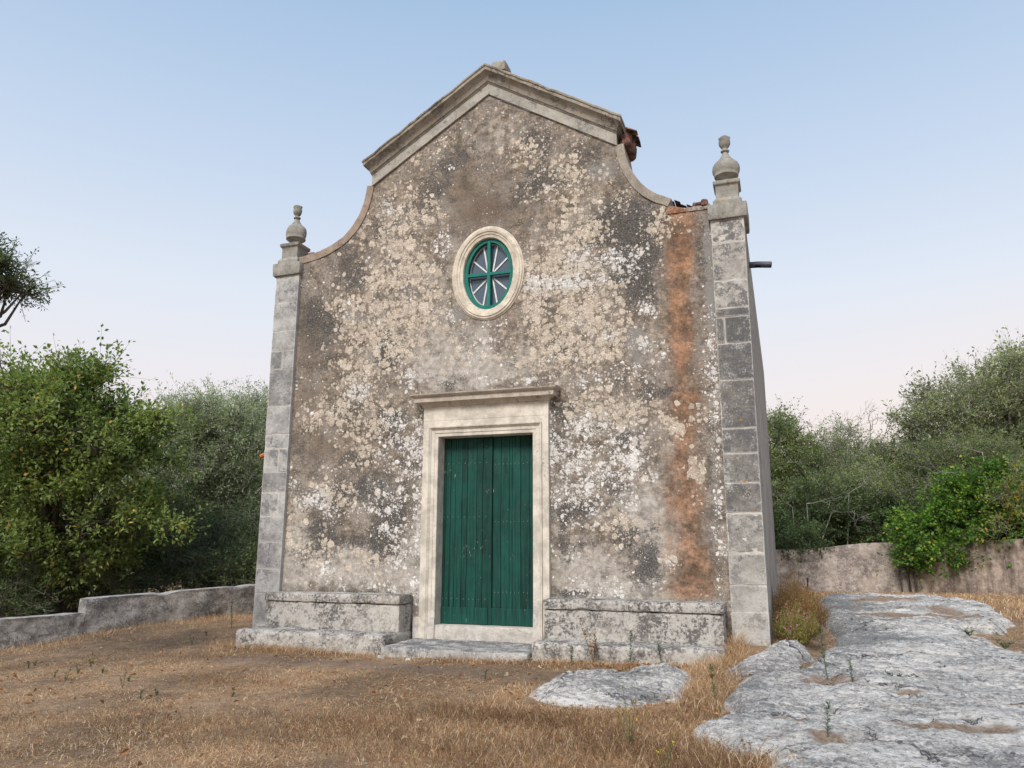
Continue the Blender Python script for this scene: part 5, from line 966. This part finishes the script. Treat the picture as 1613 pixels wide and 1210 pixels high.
for k, (x, y, h) in enumerate([(-4.17,-2.49,.14),(-3.95,-2.87,.1),(-3.66,-3.29,.14),(-4.01,-3.13,.09),(-3.65,-2.81,.07),(-2.88,-3.19,.08),(-2.02,-3.91,.09),(-2.01,-3.71,.07),(-4.12,-.82,.14),(-4.41,-.18,.09),(-1.21,-3.59,.12),(-4.94,-2.69,.09),(-5.03,-2.53,.08)]):
    weed(x, y, h, 'small', WL[k], GW, k)
for k, (x, y, h, kd, lb) in enumerate([
 (-2.63,-3.52,.18,'small',"bushiest of the little dark weeds in the left-hand grass"),(-4.49,.48,.48,'spike',"tall thin green weed by the left pilaster foot in front of the parapet"),
 (.8,-2.03,.12,'small',"lone small green weed in the grass in front of the doorstep's right end"),(1.51,-1.08,.22,'spike',"leftmost green weed spike before the right bench"),
 (1.74,-.96,.55,'dry',"withered brown branching weed standing before the right bench"),(2.17,-.97,.40,'spike',"narrow green and brown weed spike before the middle of the right bench"),
 (2.52,-.93,.26,'tall',"short bushy green weed before the right half of the right bench"),(3.24,-2.59,.36,'spike',"dark green weed spike in the straw grass right of the flat rock"),
 (4.22,-2.14,.49,'spike',"tallest green weed rising from a soil pocket in the limestone pavement"),(4.42,-2.37,.23,'spike',"smaller green weed beside the tallest one on the limestone pavement"),
 (4.12,-4.08,.24,'spike',"thin weed spike growing from the limestone nearest the viewer"),(4.79,-2.1,.07,'tuft',"low dark green tuft on the bare limestone right of the tall weed"),
 (4.78,-2.67,.08,'tuft',"olive-brown tuft in a crack of the limestone below the dark tuft"),(5.89,.43,.08,'tuft',"small tuft with pale debris far right on the limestone pavement"),
 (6.04,-.48,.10,'tuft',"little green sprig at the right edge of the limestone pavement"),(5.24,-1.67,.04,'tuft',"tiniest green sprig in the middle of the limestone pavement"),
 (2.75,-4.1,.42,'flower',"spindly yellow-green weed with tiny yellow flowers in the foreground grass"),(2.1,-3.7,.20,'twiggy',"dark twiggy dried clump in the foreground grass before the flat rock"),
 (3.6,-4.4,.22,'twiggy',"brown twiggy dried clump at the lower edge of the limestone"),(3.1,-4.75,.30,'flower',"second spindly yellow-green weed at the very bottom of the grass")]):
    weed(x, y, h, kd, lb, GW, 50+k)
r = np.random.default_rng(66)
for nm, lb, cx, cy, rx, ry, hh, mat, nl, pk in (("flowering_shrub", "low shrub with green leaves and small pink flowers beside the chapel's right corner", 3.98, .42, .25, .45, .40, L_BUSHG, 3200, 40), ("dry_shrub", "tall rusty-brown dried shrub along the foot of the chapel's side wall", 4.0, 2.0, .27, 1.1, .80, L_BUSH, 11000, 0), ("dry_shrub", "orange-brown low dried shrub overhanging the channel by the limestone edge", 4.22, 3.9, .26, 1.4, .55, L_BUSH, 7500, 0)):
    z0 = float(G(cx, cy)); t = thing(nm, (cx, cy, z0), lb, "shrub"); n = 300 if pk else 700
    a = r.uniform(0, 2*PI, n); q = r.random(n)**.5; B0 = np.stack([cx+np.cos(a)*q*rx*.55, cy+np.sin(a)*q*ry*.8, np.full(n, z0-.03)], -1); T = np.stack([cx+np.cos(a)*q*rx*1.25, cy+np.sin(a)*q*ry*1.1, z0+hh*(.45+.6*r.random(n))*(1.1-.5*q)], -1)+r.normal(size=(n, 3))*.04
    V, F = tubes(B0, T, .004, .0015, 3, r=r); keep(mesh_np("twigs", V, F, M_STEM), t)
    i = r.integers(0, n, nl); s = .3+.7*r.random(nl)[:, None]; C = B0[i]*(1-s)+T[i]*s+r.normal(size=(nl, 3))*.018; V, F = leaves(C, r.normal(size=(nl, 3))+np.array([0, 0, .6]), .032 if pk else .028, .35, r); keep(mesh_np("foliage", V, F, mat), t)
    if pk:
        m = r.random(nl) < .75; V, F = leaves(C[m]+r.normal(size=(m.sum(), 3))*.03, r.normal(size=(m.sum(), 3)), .03, .3, r); keep(mesh_np("dry_foliage", V, F, L_BUSH), t)
        for k in r.choice(n, pk, replace=False):
            V, F = leaves(T[k][None]+r.normal(size=(6, 3))*.005, r.normal(size=(6, 3)), .016, .8, r); keep(mesh_np("flower", V, F, M_PK if False else L_PINK), t)
